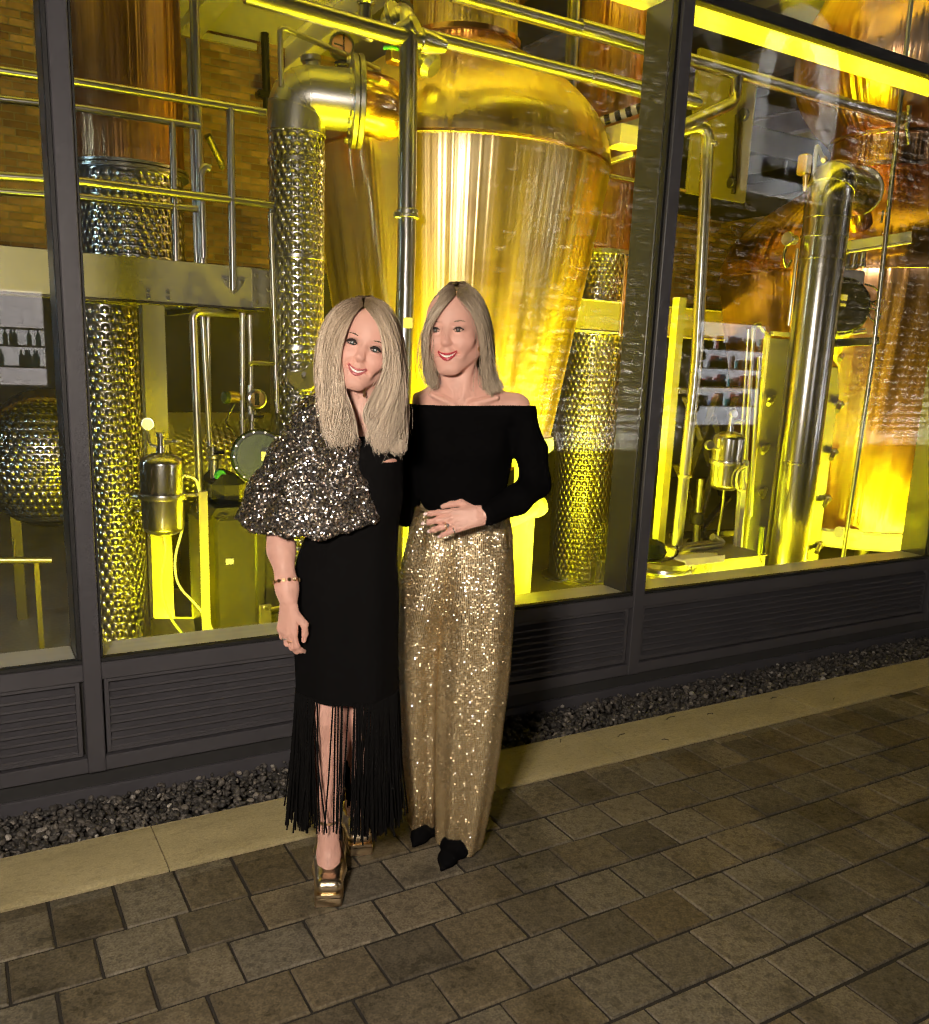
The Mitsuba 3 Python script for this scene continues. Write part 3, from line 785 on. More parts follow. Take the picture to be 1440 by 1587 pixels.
# platform fascia and its handrails
pf = thing('platform', 'steel platform edge with bolted plate crossing the left window', 'platform')
YP = 4.75
xl, xr = -1.6, 1.476
zb, zt2 = 1.732, 1.937
part(pf, 'fascia', box(xl, xr, YP, YP + .012, zb, zt2, .002), 'galvanised')
part(pf, 'flange', merge([box(xl, xr + .02, YP - .004, YP + .09, zb - .012, zb - .001, .001)]), 'iron_dark')
part(pf, 'end_plate', box(xr - .05, xr + .06, YP - .012, YP - .001, zb + .005, zt2 - .005, .002), 'steel_satin')
for x, z in ((xr - .03, .03), (xr - .03, .10), (xr - .03, .17), (xr + .035, .03), (xr + .035, .10), (xr + .035, .17), (0.901, .02), (0.995, .02), (0.901, .05), (0.995, .05)):
    part(pf, 'bolt', disc((x, YP - .012 if x > xr - .1 else YP, zb + z), (0, -1, 0), .011, .009, 6), 'steel')
part(pf, 'deck', box(xl, xr + .1, YP + .02, YP + 1.5, zb + .10, zb + .14), 'iron_dark')
for x in (-1.0, -.2, 1.3):
    part(pf, 'deck_joist', box(x, x + .03, YP + .02, YP + 1.5, zb - .01, zb + .10), 'iron_dark')
part(pf, 'post', merge([box(0.940 - .055, 0.940 + .055, 4.84, 4.85, -.25, zb - .012), box(0.940 - .055, 0.940 - .045, 4.85, 4.94, -.25, zb - .012), box(0.940 + .045, 0.940 + .055, 4.85, 4.94, -.25, zb - .012)]), 'galvanised')
part(pf, 'post_foot', trimesh.convex.convex_hull(np.array([(0.967 + a, b, c) for a, b, c in ((-.07, 4.8, -.25), (.2, 4.8, -.25), (-.07, 4.95, -.25), (.2, 4.95, -.25), (-.06, 4.84, -.12), (-.06, 4.94, -.12))])), 'white_paint')
rl = 'handrails of the left platform'
r1 = thing('handrail', 'steel handrail of the left platform, topmost pair nearest the glass', 'handrail', rl)
part(r1, 'top_rail', tube([(-0.083, 4.720, 2.658), (0.595, 4.720, 2.679), (1.499, 4.720, 2.694)], .019, 14), 'steel')
part(r1, 'lower_rail', tube([(-0.121, 4.720, 2.208), (0.589, 4.720, 2.252), (1.537, 4.720, 2.254)], .019, 14), 'steel')
for x0, ya, x1, yb in ((354, 165, 363, 452),):
    part(r1, 'post', tube([(1.318, 4.72, zb + .08), (1.318, 4.72, 2.687)], .019, 14), 'steel')
pl = np.array((1.328, 4.735, 1.827))
part(r1, 'post_plate', upright(Polygon([(pl[0] - .06, pl[2] + .05), (pl[0] + .06, pl[2] + .05), (pl[0] + .05, pl[2] + .02), (pl[0], pl[2] - .035), (pl[0] - .05, pl[2] + .02)]), 4.742, 4.749), 'steel_satin')
for dx, dz in ((-.04, .035), (.04, .035), (0, -.015)):
    part(r1, 'plate_bolt', disc((pl[0] + dx, 4.742, pl[2] + dz), (0, -1, 0), .010, .008, 6), 'steel')
r2 = thing('handrail', 'steel handrail of the left platform, second pair just below the topmost', 'handrail', rl)
part(r2, 'top_rail', tube([(-0.098, 4.950, 2.585), (0.624, 4.950, 2.622), (1.224, 4.950, 2.629)], .017, 14), 'steel')
part(r2, 'lower_rail', tube([(-0.132, 4.950, 2.179), (0.626, 4.950, 2.216), (1.234, 4.950, 2.225)], .017, 14), 'steel')
part(r2, 'post', tube([(1.085, 4.95, zt2 - .1), (1.085, 4.95, 2.624)], .017, 14), 'steel')
solo('handrail', tube([(1.378, 5.400, 2.691), (1.482, 5.500, 2.567), (1.509, 5.600, 2.576)], .02, 12, .05), 'iron_dark', 'short dark raking rail in the gap right of the copper column', 'handrail')

# upright pipes right of the copper column
up_ = 'thin upright steel pipes right of the copper column'
for nme, pts, r in (('tallest thin upright pipe beside the copper column', [(1.220, 5.000, 3.258), (1.235, 5.000, 1.719)], .024), ('thin upright pipe left of the tallest one', [(1.200, 5.050, 3.061), (1.216, 5.050, 1.854)], .013),
                    ('hooked upright pipe with a bent steel tip', [(1.216, 4.900, 1.977), (1.210, 4.900, 2.395), (1.234, 4.900, 2.430), (1.260, 4.900, 2.421)], .02)):
    solo('upright_pipe', tube(pts, r, 14, .05), 'steel', nme, 'pipe', up_)
for nme, pts, r in (('leftmost tall pipe of the rack bending over under the platform', [(1.105, 4.600, 0.086), (1.081, 4.600, 1.667), (1.104, 4.600, 1.690), (1.418, 4.900, 1.703)], .020),
                    ('second upright pipe of the rack under the platform', [(1.188, 4.700, 0.670), (1.151, 4.700, 1.705)], .014),
                    ('slim twin pipe behind the second rack pipe', [(1.187, 4.750, 1.010), (1.193, 4.750, 1.709)], .012),
                    ('upright pipe at the instrument under the platform', [(1.350, 4.700, 1.013), (1.357, 4.700, 1.701)], .015),
                    ('upright pipe carrying the round flow meter', [(1.403, 4.700, 1.013), (1.397, 4.700, 1.694)], .014),
                    ('thin pipe beside the dimpled vapour pipe', [(1.528, 4.650, 1.190), (1.496, 4.650, 2.204)], .013)):
    solo('rack_pipe', tube(pts, r, 14, .06), 'steel_satin', nme, 'pipe', 'pipes of the rack under the left platform')
solo('rack_pipe', tube([(1.376, 4.650, 1.440), (1.397, 4.650, 1.450), (1.515, 4.650, 1.448)], .012, 12, .03), 'steel', 'short level pipe joining two rack pipes above the flow meter', 'pipe', 'pipes of the rack under the left platform')
fm = thing('flow_meter', 'round flow meter with pale rim on the pipe rack', 'meter')
q = np.array((1.405, 4.640, 1.264))
part(fm, 'dial', merge([disc(q, (.1, -1, 0), .045, .03, 28)]), 'brass')
part(fm, 'rim', lathe([(.043, -.004), (.052, 0), (.052, .03), (.043, .034)], q, (.1, -1, 0), 28), 'steel')
part(fm, 'scale', box(q[0] - .012, q[0] + .010, q[1] - .036, q[1] - .031, q[2] - .03, q[2] + .03, .001), 'black_plastic')
part(fm, 'tube', tube([q + [-.03, 0, .07], q + [-.03, 0, -.08]], .013, 12), 'steel')
im = thing('level_sensor', 'small green capped sensor with a looping cable on the pipe rack', 'sensor')
q = np.array((1.310, 4.620, 1.270))
part(im, 'housing', disc(q, (-1, -.2, .05), .03, .06, 18), 'brass')
part(im, 'cap', disc(q + [-.055, -.01, 0], (-1, -.2, .05), .032, .03, 18), 'green_enamel')
part(im, 'cable', tube([q + [-.02, 0, -.03], q + [-.05, .0, -.08], q + [-.075, 0, -.14], q + [-.04, 0, -.16], q + [-.02, 0, -.2]], .004, 6, .06), 'black_plastic')
for nme, px in (('valve on the right rack pipe', (1.396, 4.670, 1.171)), ('valve under the left rack pipe', (1.178, 4.650, 0.987))):
    t = thing('rack_valve', 'small steel ' + nme, 'valve', 'small valves of the pipe rack')
    q = np.array(px)
    part(t, 'body', disc(q + [0, 0, -.03], (0, 0, 1), .022, .06, 14), 'steel')
    part(t, 'port', disc(q + [-.03, 0, 0], (1, 0, 0), .016, .06, 12), 'steel')
    part(t, 'handle', tube([q + [.0, -.03, .0], q + [.05, -.04, .0]], .009, 8), 'black_plastic')
gv = thing('green_knob_valve', 'valve with round green knob beside the dark motor', 'valve')
q = np.array((1.170, 4.500, 0.884))
part(gv, 'knob', disc(q, (.1, -1, 0), .030, .03, 24), 'green_knob')
part(gv, 'stem', tube([q + [0, .03, 0], q + [0, .03, -.16]], .014, 12), 'steel')
part(gv, 'body', disc(np.array((1.159, 4.550, 0.958)), (0, 0, -1), .022, .10, 16), 'steel_satin')
part(gv, 'cap', disc(np.array((1.159, 4.550, 0.981)), (0, 0, -1), .035, .02, 18), 'steel_satin')

# tanks at the back left
tk = thing('dimpled_tank', 'dark dimpled steel tank lying behind the pipe rack', 'tank')
sheetpart(tk, 'shell', skin([(.001, 1.05), (.30, 1.07), (.40, 1.14), (.42, 1.24), (.42, 2.75), (.36, 2.86), (.001, 2.92)], (0, 6.9, .62), (1, 0, 0), 72, 2, True), 'dimple')
for x in (1.35, 2.6):
    part(tk, 'cradle', box(x, x + .06, 6.6, 7.2, -.25, .35), 'iron_dark')
    part(tk, 'band', lathe([(.42, 0), (.43, .002), (.43, .04), (.42, .042)], (x, 6.9, .62), (1, 0, 0), 64), 'steel_satin')
t2 = thing('dimpled_tank', 'round dimpled tank end standing behind the leftmost glass', 'tank')
m_, _ = skin([(.001, -.10), (.1, -.092), (.2, -.07), (.33, .0), (.39, .10), (.40, .2), (.40, 1.2)], (0.480, 5.750, 0.796), (.1, 1, 0), 72, 2)
sheetpart(t2, 'shell', (m_, np.array(m_.vertices)[:, [0, 2]] * 1.0), 'dimple')
q = np.array((0.480, 5.750, 0.796))
part(t2, 'leg', box(q[0] - .2, q[0] - .14, q[1] + .4, q[1] + .46, -.25, q[2] - .3), 'iron_dark')
part(t2, 'leg', box(q[0] + .14, q[0] + .2, q[1] + .4, q[1] + .46, -.25, q[2] - .3), 'iron_dark')
fp = thing('floor_pipe', 'low level pipe on a small stand behind the leftmost glass', 'pipe')
part(fp, 'pipe', tube([(-0.005, 5.000, 0.421), (0.408, 5.000, 0.389)], .018, 12), 'steel_satin')
part(fp, 'valve_stem', tube([(0.232, 5.000, 0.403), (0.238, 5.000, 0.505)], .006, 8), 'steel')
part(fp, 'stand', box(0.322, 0.347, 5.0, 5.02, -.25, 0.388), 'iron_dark')

# the small domed vessel on its stand
def vessel(t, q, r, h, ax=None):
    """Two domed halves held by a clamp band, with a stub on top."""
    q = np.asarray(q, float)
    part(t, 'upper_half', lathe([(r, .012), (r, h * .40), (r * .93, h * .46), (r * .6, h * .51), (.022, h * .535), (.02, h * .62), (0, h * .62)], q, n=56), 'steel_mirror', smooth=45)
    part(t, 'lower_half', lathe([(0, -h * .50), (r * .6, -h * .485), (r * .9, -h * .44), (r * .97, -h * .39), (r, -.012)], q, n=56), 'steel_mirror', smooth=45)
    part(t, 'clamp_band', lathe([(r, -.014), (r + .010, -.012), (r + .012, 0), (r + .010, .012), (r, .014)], q, n=56), 'steel')


vs = thing('sample_vessel', 'small domed steel vessel with clamp band and gauge on the left', 'vessel')
q = np.array((0.798, 4.050, 0.860))
vessel(vs, q, .093, .36)
g = np.array((0.742, 4.030, 1.180))
part(vs, 'gauge', disc(g, (-.2, -1, .1), .029, .025, 24), 'steel')
part(vs, 'gauge_glass', disc(g + [-.005, -.024, .002], (-.2, -1, .1), .024, .004, 24), 'white_paint')
part(vs, 'gauge_pipe', tube([g + [.0, .01, -.025], (0.751, 4.050, 1.086), (0.783, 4.050, 1.080), q + [-.005, 0, .20]], .006, 10, .03), 'steel')
part(vs, 'top_fitting', merge([disc(q + [0, 0, .20], (0, 0, 1), .014, .08, 14), disc(q + [0, 0, .262], (0, 0, 1), .02, .02, 14), disc(q + [.0, 0, .24], (1, .2, 0), .012, .08, 12), disc(q + [.07, 0, .25], (0, 0, -1), .022, .012, 14)]), 'steel')
part(vs, 'bracket', box(q[0] + .085, q[0] + .20, q[1] - .005, q[1] + .015, q[2] - .010, q[2] + .004, .002), 'steel_satin')
sx = q[0] + .185
part(vs, 'stand', merge([box(sx - .028, sx + .012, q[1] - .01, q[1] - .004, -.25, q[2] + .012), box(sx + .008, sx + .014, q[1] - .004, q[1] + .05, -.25, q[2] + .012)]), 'galvanised')
part(vs, 'stand_foot', box(sx - .09, sx + .08, q[1] - .06, q[1] + .08, -.25, -.235, .003), 'steel_satin')
part(vs, 'green_hose', tube([q + [0, 0, -.18], q + [.005, -.02, -.25], q + [-.03, -.02, -.40], q + [.0, -.02, -.55], q + [.12, -.03, -.74]], .006, 8, .15), 'hose')
part(vs, 'pale_hose', tube([q + [.085, 0, -.15], q + [.04, 0, -.30], q + [.05, 0, -.42], q + [.16, 0, -.55], q + [.24, .02, -.72]], .006, 8, .12), 'hose_pale')
part(vs, 'side_hose', tube([q + [.09, 0, .09], q + [.15, 0, .075], q + [.165, 0, .0]], .006, 8, .05), 'hose_pale')

# the dark motor
mo = thing('dark_motor', 'dark green and black pump motor with yellow lit plates behind the sequin jacket', 'motor')
q = np.array((1.334, 4.350, 0.990))
part(mo, 'gear_cover', merge([disc(q, (-.25, -.95, .1), .135, .05, 48), disc(q + [-.012, -.045, .005], (-.25, -.95, .1), .115, .02, 48)]), 'green_enamel')
for b in bolts(q + [-.012, -.048, .004], (-.25, -.95, .1), .126, 14, .007):
    part(mo, 'cover_bolt', b, 'steel')
part(mo, 'gear_case', lathe([(.13, 0), (.14, -.05), (.14, -.22), (.10, -.27), (0, -.27)], q, (-.25, -.95, .1), 48), 'green_enamel', smooth=40)
for x0, x1, z0, z1 in ((-.015, .045, .00, .045), (-.002, .03, -.03, -.012), (-.012, .035, -.058, -.035)):
    part(mo, 'rating_plate', box(q[0] + x0, q[0] + x1, q[1] - .085, q[1] - .078, q[2] + z0 - .01, q[2] + z1 - .01), 'label_plate')
b0 = np.array((1.093, 4.350, 0.144))
b1 = np.array((1.317, 4.350, 0.688))
cs = trimesh.creation.extrude_polygon(Polygon([(b0[0], -.20), (b1[0], -.22), (b1[0] + .03, b1[2] - .03), (b1[0] - .03, b1[2] + .03), (b0[0] + .03, b1[2] + .03), (b0[0] - .01, b1[2] - .04)]).buffer(.02, 4), .40)
cs.apply_transform(np.array([[1, 0, 0, 0], [0, 0, 1, 4.35], [0, 1, 0, 0], [0, 0, 0, 1]], float))
cs.fix_normals()
part(mo, 'casing', cs, 'motor_black', smooth=30)
part(mo, 'casing_cover', trimesh.convex.convex_hull(np.vstack([box(b0[0] + .02, b1[0] - .015, 4.335, 4.34, -.16, b1[2] - .01, .02).vertices, box(b0[0] + .005, b1[0], 4.348, 4.35, -.18, b1[2] + .005, .0).vertices])), 'motor_black')
part(mo, 'casing_plate', box(1.150, 1.189, 4.328, 4.334, 0.451, 0.481), 'label_plate')
part(mo, 'casing_handle', tube([(1.112, 4.330, 0.663), (1.113, 4.320, 0.687), (1.138, 4.320, 0.696), (1.160, 4.330, 0.689)], .005, 8, .02), 'motor_black')
part(mo, 'housing', box(b0[0] + .03, b1[0] - .02, 4.42, 4.75, b1[2] + .03, q[2] - .10, .05), 'motor_black')
part(mo, 'side_box', box(b1[0] + .03, b1[0] + .16, 4.38, 4.7, -.12, b1[2] - .05, .02), 'motor_black')
e = np.array((1.313, 4.200, 0.198))
part(mo, 'mount', box(e[0] - .03, e[0] + .03, 4.2, 4.22, e[2] - .06, e[2] + .06, .004), 'steel_satin')
for dz in (-.045, .045):
    part(mo, 'mount_bolt', disc((e[0], 4.2, e[2] + dz), (0, -1, 0), .012, .010, 6), 'steel')
part(mo, 'shaft', tube([e + [.02, .01, .03], e + [.18, .02, .04]], .012, 12), 'steel')

# ================================================================ right of the main still
rc = thing('copper_column', 'copper column on a dimpled steel foot at the right of the main still', 'copper column')
C3 = (4.534, 5.803, 0)
zk = 2.371
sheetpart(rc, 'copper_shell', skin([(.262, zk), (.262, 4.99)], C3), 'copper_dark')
part(rc, 'seam_flange', lathe([(.25, zk - .02), (.285, zk - .018), (.285, zk + .012), (.26, zk + .016)], C3, n=64), 'steel_satin')
sheetpart(rc, 'dimpled_shell', skin([(.25, -.23), (.25, zk - .015)], C3, metres=True), 'dimple')
part(rc, 'base_ring', lathe([(.24, -.25), (.31, -.25), (.31, -.235), (.255, -.232), (.255, -.21)], C3, n=64), 'steel_satin')
part(rc, 'foot_gusset', merge([box(C3[0] - .06, C3[0] - .05, 5.50, 5.56, -.235, -.06), box(C3[0] + .05, C3[0] + .06, 5.50, 5.56, -.235, -.06)]), 'steel_satin')
pm = thing('mezzanine', 'dark mezzanine deck with yellow lit beam behind the main still', 'platform')
zm = 3.333
part(pm, 'deck', box(3.7, 9.6, 6.15, 9.5, zm + .22, zm + .30), 'iron_dark')
part(pm, 'edge_beam', box(3.7, 9.6, 6.14, 6.16, zm + .12, zm + .34, .003), 'frame_dark')
part(pm, 'joist', merge([box(x, x + .05, 6.17, 9.5, zm + .05, zm + .22) for x in (4.0, 4.9, 5.9, 6.9, 7.9)]), 'frame_dark')
lb = thing('support_beam', 'pale steel beam bolted across the dimpled column at head height', 'beam')
zz0, zz1 = 1.769, 1.982
part(lb, 'web', box(4.075, 6.3, 5.50, 5.512, zz0, zz1, .002), 'galvanised')
part(lb, 'flange', merge([box(4.075, 6.3, 5.49, 5.58, zz0 - .012, zz0 - .001), box(4.075, 6.3, 5.49, 5.58, zz1 + .001, zz1 + .012)]), 'cill')
part(lb, 'edge_plate', box(4.523, 4.581, 5.47, 5.485, zz0 - .03, zz1 + .35, .002), 'brass')
zr = 'thin pipes beside the right copper column'
solo('thin_rail', tube([(4.262, 5.400, 2.856), (5.000, 5.400, 2.841)], .014, 12), 'steel', 'thin level rail just right of the still shoulder', 'handrail', zr)
solo('thin_rail', tube([(4.507, 5.400, 2.830), (4.543, 5.400, 1.816)], .012, 12), 'steel', 'thin upright rail crossing the right copper column', 'handrail', zr)
solo('thin_rail', tube([(3.781, 5.300, 3.905), (3.796, 5.300, 3.320)], .042, 16), 'steel', 'upright steel pipe behind the two overhead pipes', 'pipe', zr)
hz = thing('hazard_bar', 'black and yellow banded bar with small pale box at the right of the still shoulder', 'barrier')
ha, hb = np.array((3.794, 5.000, 3.052)), np.array((3.975, 4.750, 3.131))
for q in range(9):
    a_, b_ = ha + (hb - ha) * q / 9, ha + (hb - ha) * (q + 1) / 9
    part(hz, 'band', tube([a_, b_], .030, 14), 'black_plastic' if q % 2 == 0 else 'label_plate')
part(hz, 'carrier', merge([bar(ha + [0, 0, -.09], hb + [0, 0, -.09], .05, .05), bar(ha + [0, .05, -.17], hb + [0, .05, -.17], .06, .04), bar(ha + [0, .05, -.27], hb + [0, .05, -.27], .05, .03)]), 'steel_satin')
bx0, bx1 = np.array((3.773, 4.700, 2.878)), np.array((3.949, 4.700, 3.011))
part(hz, 'box', box(bx0[0], bx1[0], 4.70, 4.86, bx0[2], bx1[2] - .01, .004), 'cill')
dp = thing('drain_pipe', 'black drain pipe with two brackets on the brick wall', 'pipe')
part(dp, 'pipe', tube([(3.355, 10.600, 5.253), (3.382, 10.600, 4.198)], .045, 12), 'black_plastic')
for yy in ((3.360, 10.600, 5.072), (3.376, 10.600, 4.366)):
    part(dp, 'bracket', box(yy[0] - .11, yy[0] + .11, 10.55, 10.7, yy[2] - .04, yy[2] + .04, .02), 'black_plastic')
ml = thing('wall_ledge', 'pale timber strip along the brick wall', 'ledge')
part(ml, 'strip', box(2.282, 3.347, 10.84, 10.895, 4.887, 4.952), 'plaster')

# ================================================================ the second still, right window
s2 = thing('copper_still', 'second darker copper still behind the right window', 'copper still')
S2 = np.array((6.373, 4.66, 0))
r2_ = 1.17
zj = 2.648 - .42
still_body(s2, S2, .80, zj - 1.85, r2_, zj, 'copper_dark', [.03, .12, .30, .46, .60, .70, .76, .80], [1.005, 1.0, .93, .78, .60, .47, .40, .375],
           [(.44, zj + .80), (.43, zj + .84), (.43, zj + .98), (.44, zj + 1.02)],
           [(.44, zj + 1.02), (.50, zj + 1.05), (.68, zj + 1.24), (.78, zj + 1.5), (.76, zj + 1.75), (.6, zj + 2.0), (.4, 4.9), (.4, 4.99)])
zb2 = zj - 1.85
part(s2, 'bottom_ring', lathe([(.70, zb2 - .14), (.80, zb2 - .14), (.83, zb2 - .12), (.83, zb2 - .02), (.81, zb2), (.70, zb2)], S2, n=96), 'white_paint')
for a in (200, 290, 20, 110):
    t = math.radians(a)
    c = np.array([S2[0] + .70 * math.cos(t), S2[1] + .70 * math.sin(t), 0])
    lg = part(s2, 'leg', tube([c + [0, 0, -.25], c + [0, 0, zb2 - .1]], .06, 20), 'steel_satin')
part(s2, 'level_pipe', tube([(5.584, 4.100, 0.385), (5.937, 4.100, 0.328)], .045, 16), 'white_paint')
ep = thing('polished_vapour_pipe', 'polished steel vapour pipe with smooth elbow in front of the second still', 'pipe')
P2 = np.array((4.735, 3.850, 1.825))
zq = 2.444
part(ep, 'shell', lathe([(.135, -.25), (.135, zq)], (P2[0], P2[1], 0), n=64), 'steel_mirror', smooth=40)
F2 = np.array((5.256, 4.050, 2.675))
el2 = fillet([(P2[0], P2[1], zq), (P2[0], P2[1], F2[2] - .02), F2], .26, 8)
part(ep, 'elbow', tube(el2, .138, 40), 'steel_mirror', smooth=50)
for q in (0, 3, 6):
    part(ep, 'elbow_seam', lathe([(.135, -.006), (.142, -.004), (.142, .004), (.135, .006)], el2[q], el2[q + 1] - el2[q], 40), 'steel_mirror')
for zz in (zq - .11, zq - .24, .95, -.12):
    part(ep, 'band', lathe([(.134, -.008), (.140, -.006), (.140, .006), (.134, .008)], (P2[0], P2[1], zz), n=48), 'steel_mirror')
part(ep, 'base_ring', lathe([(.13, -.25), (.18, -.25), (.18, -.235), (.137, -.232)], (P2[0], P2[1], 0), n=48), 'steel')
part(ep, 'branch', tube([F2 + [-.02, .02, 0], (5.553, 4.200, 2.429)], .09, 28), 'copper_plain', smooth=40)
bf = part(ep, 'branch_flange', disc(F2 + [.02, .02, .02], (.8, .5, .1), .155, .04, 36), 'galvanised')
for b in bolts(F2 + [.0, .01, .02], (.8, .5, .1), .135, 10, .014):
    part(bf, 'bolt', b, 'steel')
# square frame in front of the second still
sf = thing('service_frame', 'pale level bar and thin uprights in front of the second still', 'frame')
part(sf, 'bar', merge([bar((5.117, 4.000, 2.328), (5.434, 3.750, 2.400), .03, .06), bar((5.125, 4.000, 2.289), (5.443, 3.750, 2.362), .05, .012)]), 'cill')
part(sf, 'upright', tube([(5.054, 3.700, 3.688), (5.146, 3.700, 1.605), (5.118, 3.700, 0.299)], .014, 12), 'steel')
part(sf, 'lower_bar', bar((4.994, 3.900, 1.710), (5.253, 3.750, 1.738), .02, .05), 'iron_dark')
part(sf, 'pin', tube([(5.189, 3.800, 2.462), (5.192, 3.800, 2.535)], .006, 8), 'steel')
# round black motor and box
bm = thing('round_motor', 'round black bolted cover with yellow plate and looped cables beside the polished pipe', 'motor')
q = np.array((5.154, 4.000, 1.950))
nn = np.array([-.45, -.88, .02])
part(bm, 'cover', merge([disc(q, nn, .185, .05, 56), disc(q + nn * .045, nn, .165, .02, 56)]), 'black_plastic')
for b in bolts(q + nn * .05, nn, .172, 18, .008):
    part(bm, 'cover_bolt', b, 'steel')
part(bm, 'drum', lathe([(.17, 0), (.175, -.05), (.175, -.30), (0, -.30)], q, nn, 56), 'black_plastic')
for a, b in (((4.978, 3.900, 2.019), (5.087, 3.900, 1.983)), ((4.989, 3.900, 1.964), (5.082, 3.900, 1.946))):
    part(bm, 'plate', box(a[0], b[0], 3.90, 3.905, b[2], a[2]), 'label_plate')
for pts in ([(5.306, 3.950, 2.106), (5.346, 3.900, 2.090), (5.427, 3.900, 2.030), (5.370, 3.920, 1.986), (5.325, 3.950, 2.017)], [(5.342, 3.920, 1.992), (5.417, 3.900, 1.955), (5.437, 3.900, 1.864), (5.380, 3.920, 1.878), (5.367, 3.950, 1.945)], [(5.323, 3.930, 1.958), (5.392, 3.900, 1.945), (5.451, 3.900, 1.924), (5.425, 3.900, 1.855)]):
    part(bm, 'cable', tube(pts, .005, 6, .08), 'black_plastic')
part(bm, 'terminal_box', box(5.117, 5.338, 3.98, 4.1, 2.104, 2.192, .006), 'steel_satin')
for px_ in ((5.184, 4.020, 2.191), (5.260, 4.020, 2.205), (5.337, 4.020, 2.220)):
    part(bm, 'gland', merge([disc(px_, (0, 0, 1), .024, .13, 14), disc(px_, (0, 0, 1), .03, .03, 14)]), 'steel')
part(bm, 'plinth', merge([bar((5.113, 4.000, 1.765), (5.385, 4.000, 1.800), .12, .012), bar((5.109, 4.000, 1.786), (5.381, 4.000, 1.821), .10, .012)]), 'cill')
# plate heat exchanger
hx = thing('plate_heat_exchanger', 'pale plate heat exchanger with protruding bolts behind the polished pipe', 'heat exchanger')
A0, A1 = np.array((4.987, 4.450, 1.726)), np.array((4.983, 4.450, 0.236))
B0 = np.array((5.514, 4.100, 1.499))
xa, xb = A0[0], B0[0]
zt3 = A0[2] + .02
part(hx, 'front_plate', box(xa, xa + .30, 4.42, 4.45, -.22, zt3, .004), 'galvanised')
part(hx, 'end_plate', box(xb - .36, xb - .02, 4.18, 4.21, -.22, zt3 - .18, .004), 'galvanised')
part(hx, 'plate_pack', merge([box(xa + .32 + q_ * .012, xa + .327 + q_ * .012, 4.28, 4.55, -.2, zt3 - .1) for q_ in range(14)]), 'steel_satin', kind='stuff')
part(hx, 'frame_top', bar((xa, 4.40, zt3 + .03), (xa + .18, 4.40, zt3 + .03), .04, .03), 'cill')
part(hx, 'frame_side', box(xa - .03, xa - .005, 4.40, 4.44, -.22, zt3 + .03, .003), 'cill')
for a, l in (((5.048, 4.380, 1.311), -.10), ((5.044, 4.380, 0.969), -.10), ((5.069, 4.380, 0.651), -.06), ((5.202, 4.380, 0.293), -.12)):
    a = np.array(a)
    bt = part(hx, 'tie_bolt', tube([a + [.05, .03, .03], a + [l * .7, -.03, -.02]], .016, 12), 'steel_satin')
    part(bt, 'nut', disc(a + [.0, .02, .0], (.7, .4, .3), .03, .03, 6), 'steel')
for a in ((5.421, 4.150, 1.636), (5.463, 4.150, 1.284), (5.467, 4.150, 0.945), (5.462, 4.150, 0.608), (5.442, 4.150, 0.264)):
    a = np.array(a)
    bt = part(hx, 'tie_bolt', tube([a + [.06, .03, .03], a + [-.05, -.03, -.02]], .017, 12), 'steel_satin')
    part(bt, 'nut', disc(a + [.03, .015, .015], (.7, .4, .3), .032, .03, 6), 'steel')
# the right-hand small vessel
v2 = thing('sample_vessel', 'small domed steel vessel with a looped hose behind the right window', 'vessel')
q = np.array((4.205, 3.950, 0.949))
vessel(v2, q, .098, .36)
g = np.array((4.009, 3.930, 1.059))
part(v2, 'gauge', disc(g, (-.3, -1, .1), .03, .025, 24), 'steel')
part(v2, 'gauge_pipe', tube([g + [.02, .01, 0], q + [-.09, 0, .08]], .008, 8), 'steel')
part(v2, 'top_fitting', merge([disc(q + [0, 0, .20], (0, 0, 1), .016, .10, 14), disc(q + [0, 0, .30], (-.2, -.9, 0), .026, .03, 16), disc(q + [.02, 0, .25], (1, .2, 0), .012, .08, 12), disc(q + [.09, 0, .255], (0, 0, 1), .026, .01, 14)]), 'steel')
loop = [q + [.09, -.02, .05], q + [.11, -.03, -.05], q + [.07, -.12, -.17], q + [-.03, -.13, -.16], q + [-.04, -.12, -.05], q + [.06, -.11, .0], q + [.12, -.05, -.08], q + [.20, 0, -.14]]
part(v2, 'hose', tube(loop, .006, 8, .1), 'hose_pale')
part(v2, 'stand', merge([box(q[0] + .15, q[0] + .19, q[1] - .01, q[1] - .004, -.25, q[2]), box(q[0] + .186, q[0] + .192, q[1] - .004, q[1] + .05, -.25, q[2])]), 'cill')
part(v2, 'bracket', box(q[0] + .09, q[0] + .19, q[1] - .004, q[1] + .012, q[2] - .004, q[2] + .01, .002), 'steel_satin')
part(v2, 'drain', tube([q + [0, 0, -.17], q + [0, 0, -.3], (4.170, 3.950, 0.311)], .008, 8, .05), 'steel')
# bent yellow lit pipes behind the right mullion
bp = thing('bent_pipe', 'bent steel pipe dropping from the overhead pipe behind the right mullion', 'pipe')
part(bp, 'pipe', tube([(4.271, 4.250, 3.271), (4.274, 4.250, 3.106), (3.642, 4.050, 2.819)], .036, 20, .13), 'steel')
b2 = thing('bent_pipe', 'long upright steel pipe standing just right of the right mullion', 'pipe')
part(b2, 'pipe', tube([(3.789, 4.200, 2.856), (3.930, 4.100, 2.900), (4.014, 4.100, 1.558), (3.986, 4.100, 0.293), (3.960, 4.100, 0.231)], .036, 20, .14), 'steel')
part(b2, 'clamp', merge([disc((3.955, 4.100, 2.789), (0, 0, 1), .045, .02, 20), disc((4.002, 4.100, 0.838), (0, 0, 1), .045, .02, 20)]), 'steel_satin')
part(b2, 'post', box(4.056 - .045, 4.056 + .02, 4.3, 4.36, -.25, 1.95, .003), 'galvanised')
rack = 'thin upright pipes left of the heat exchanger'
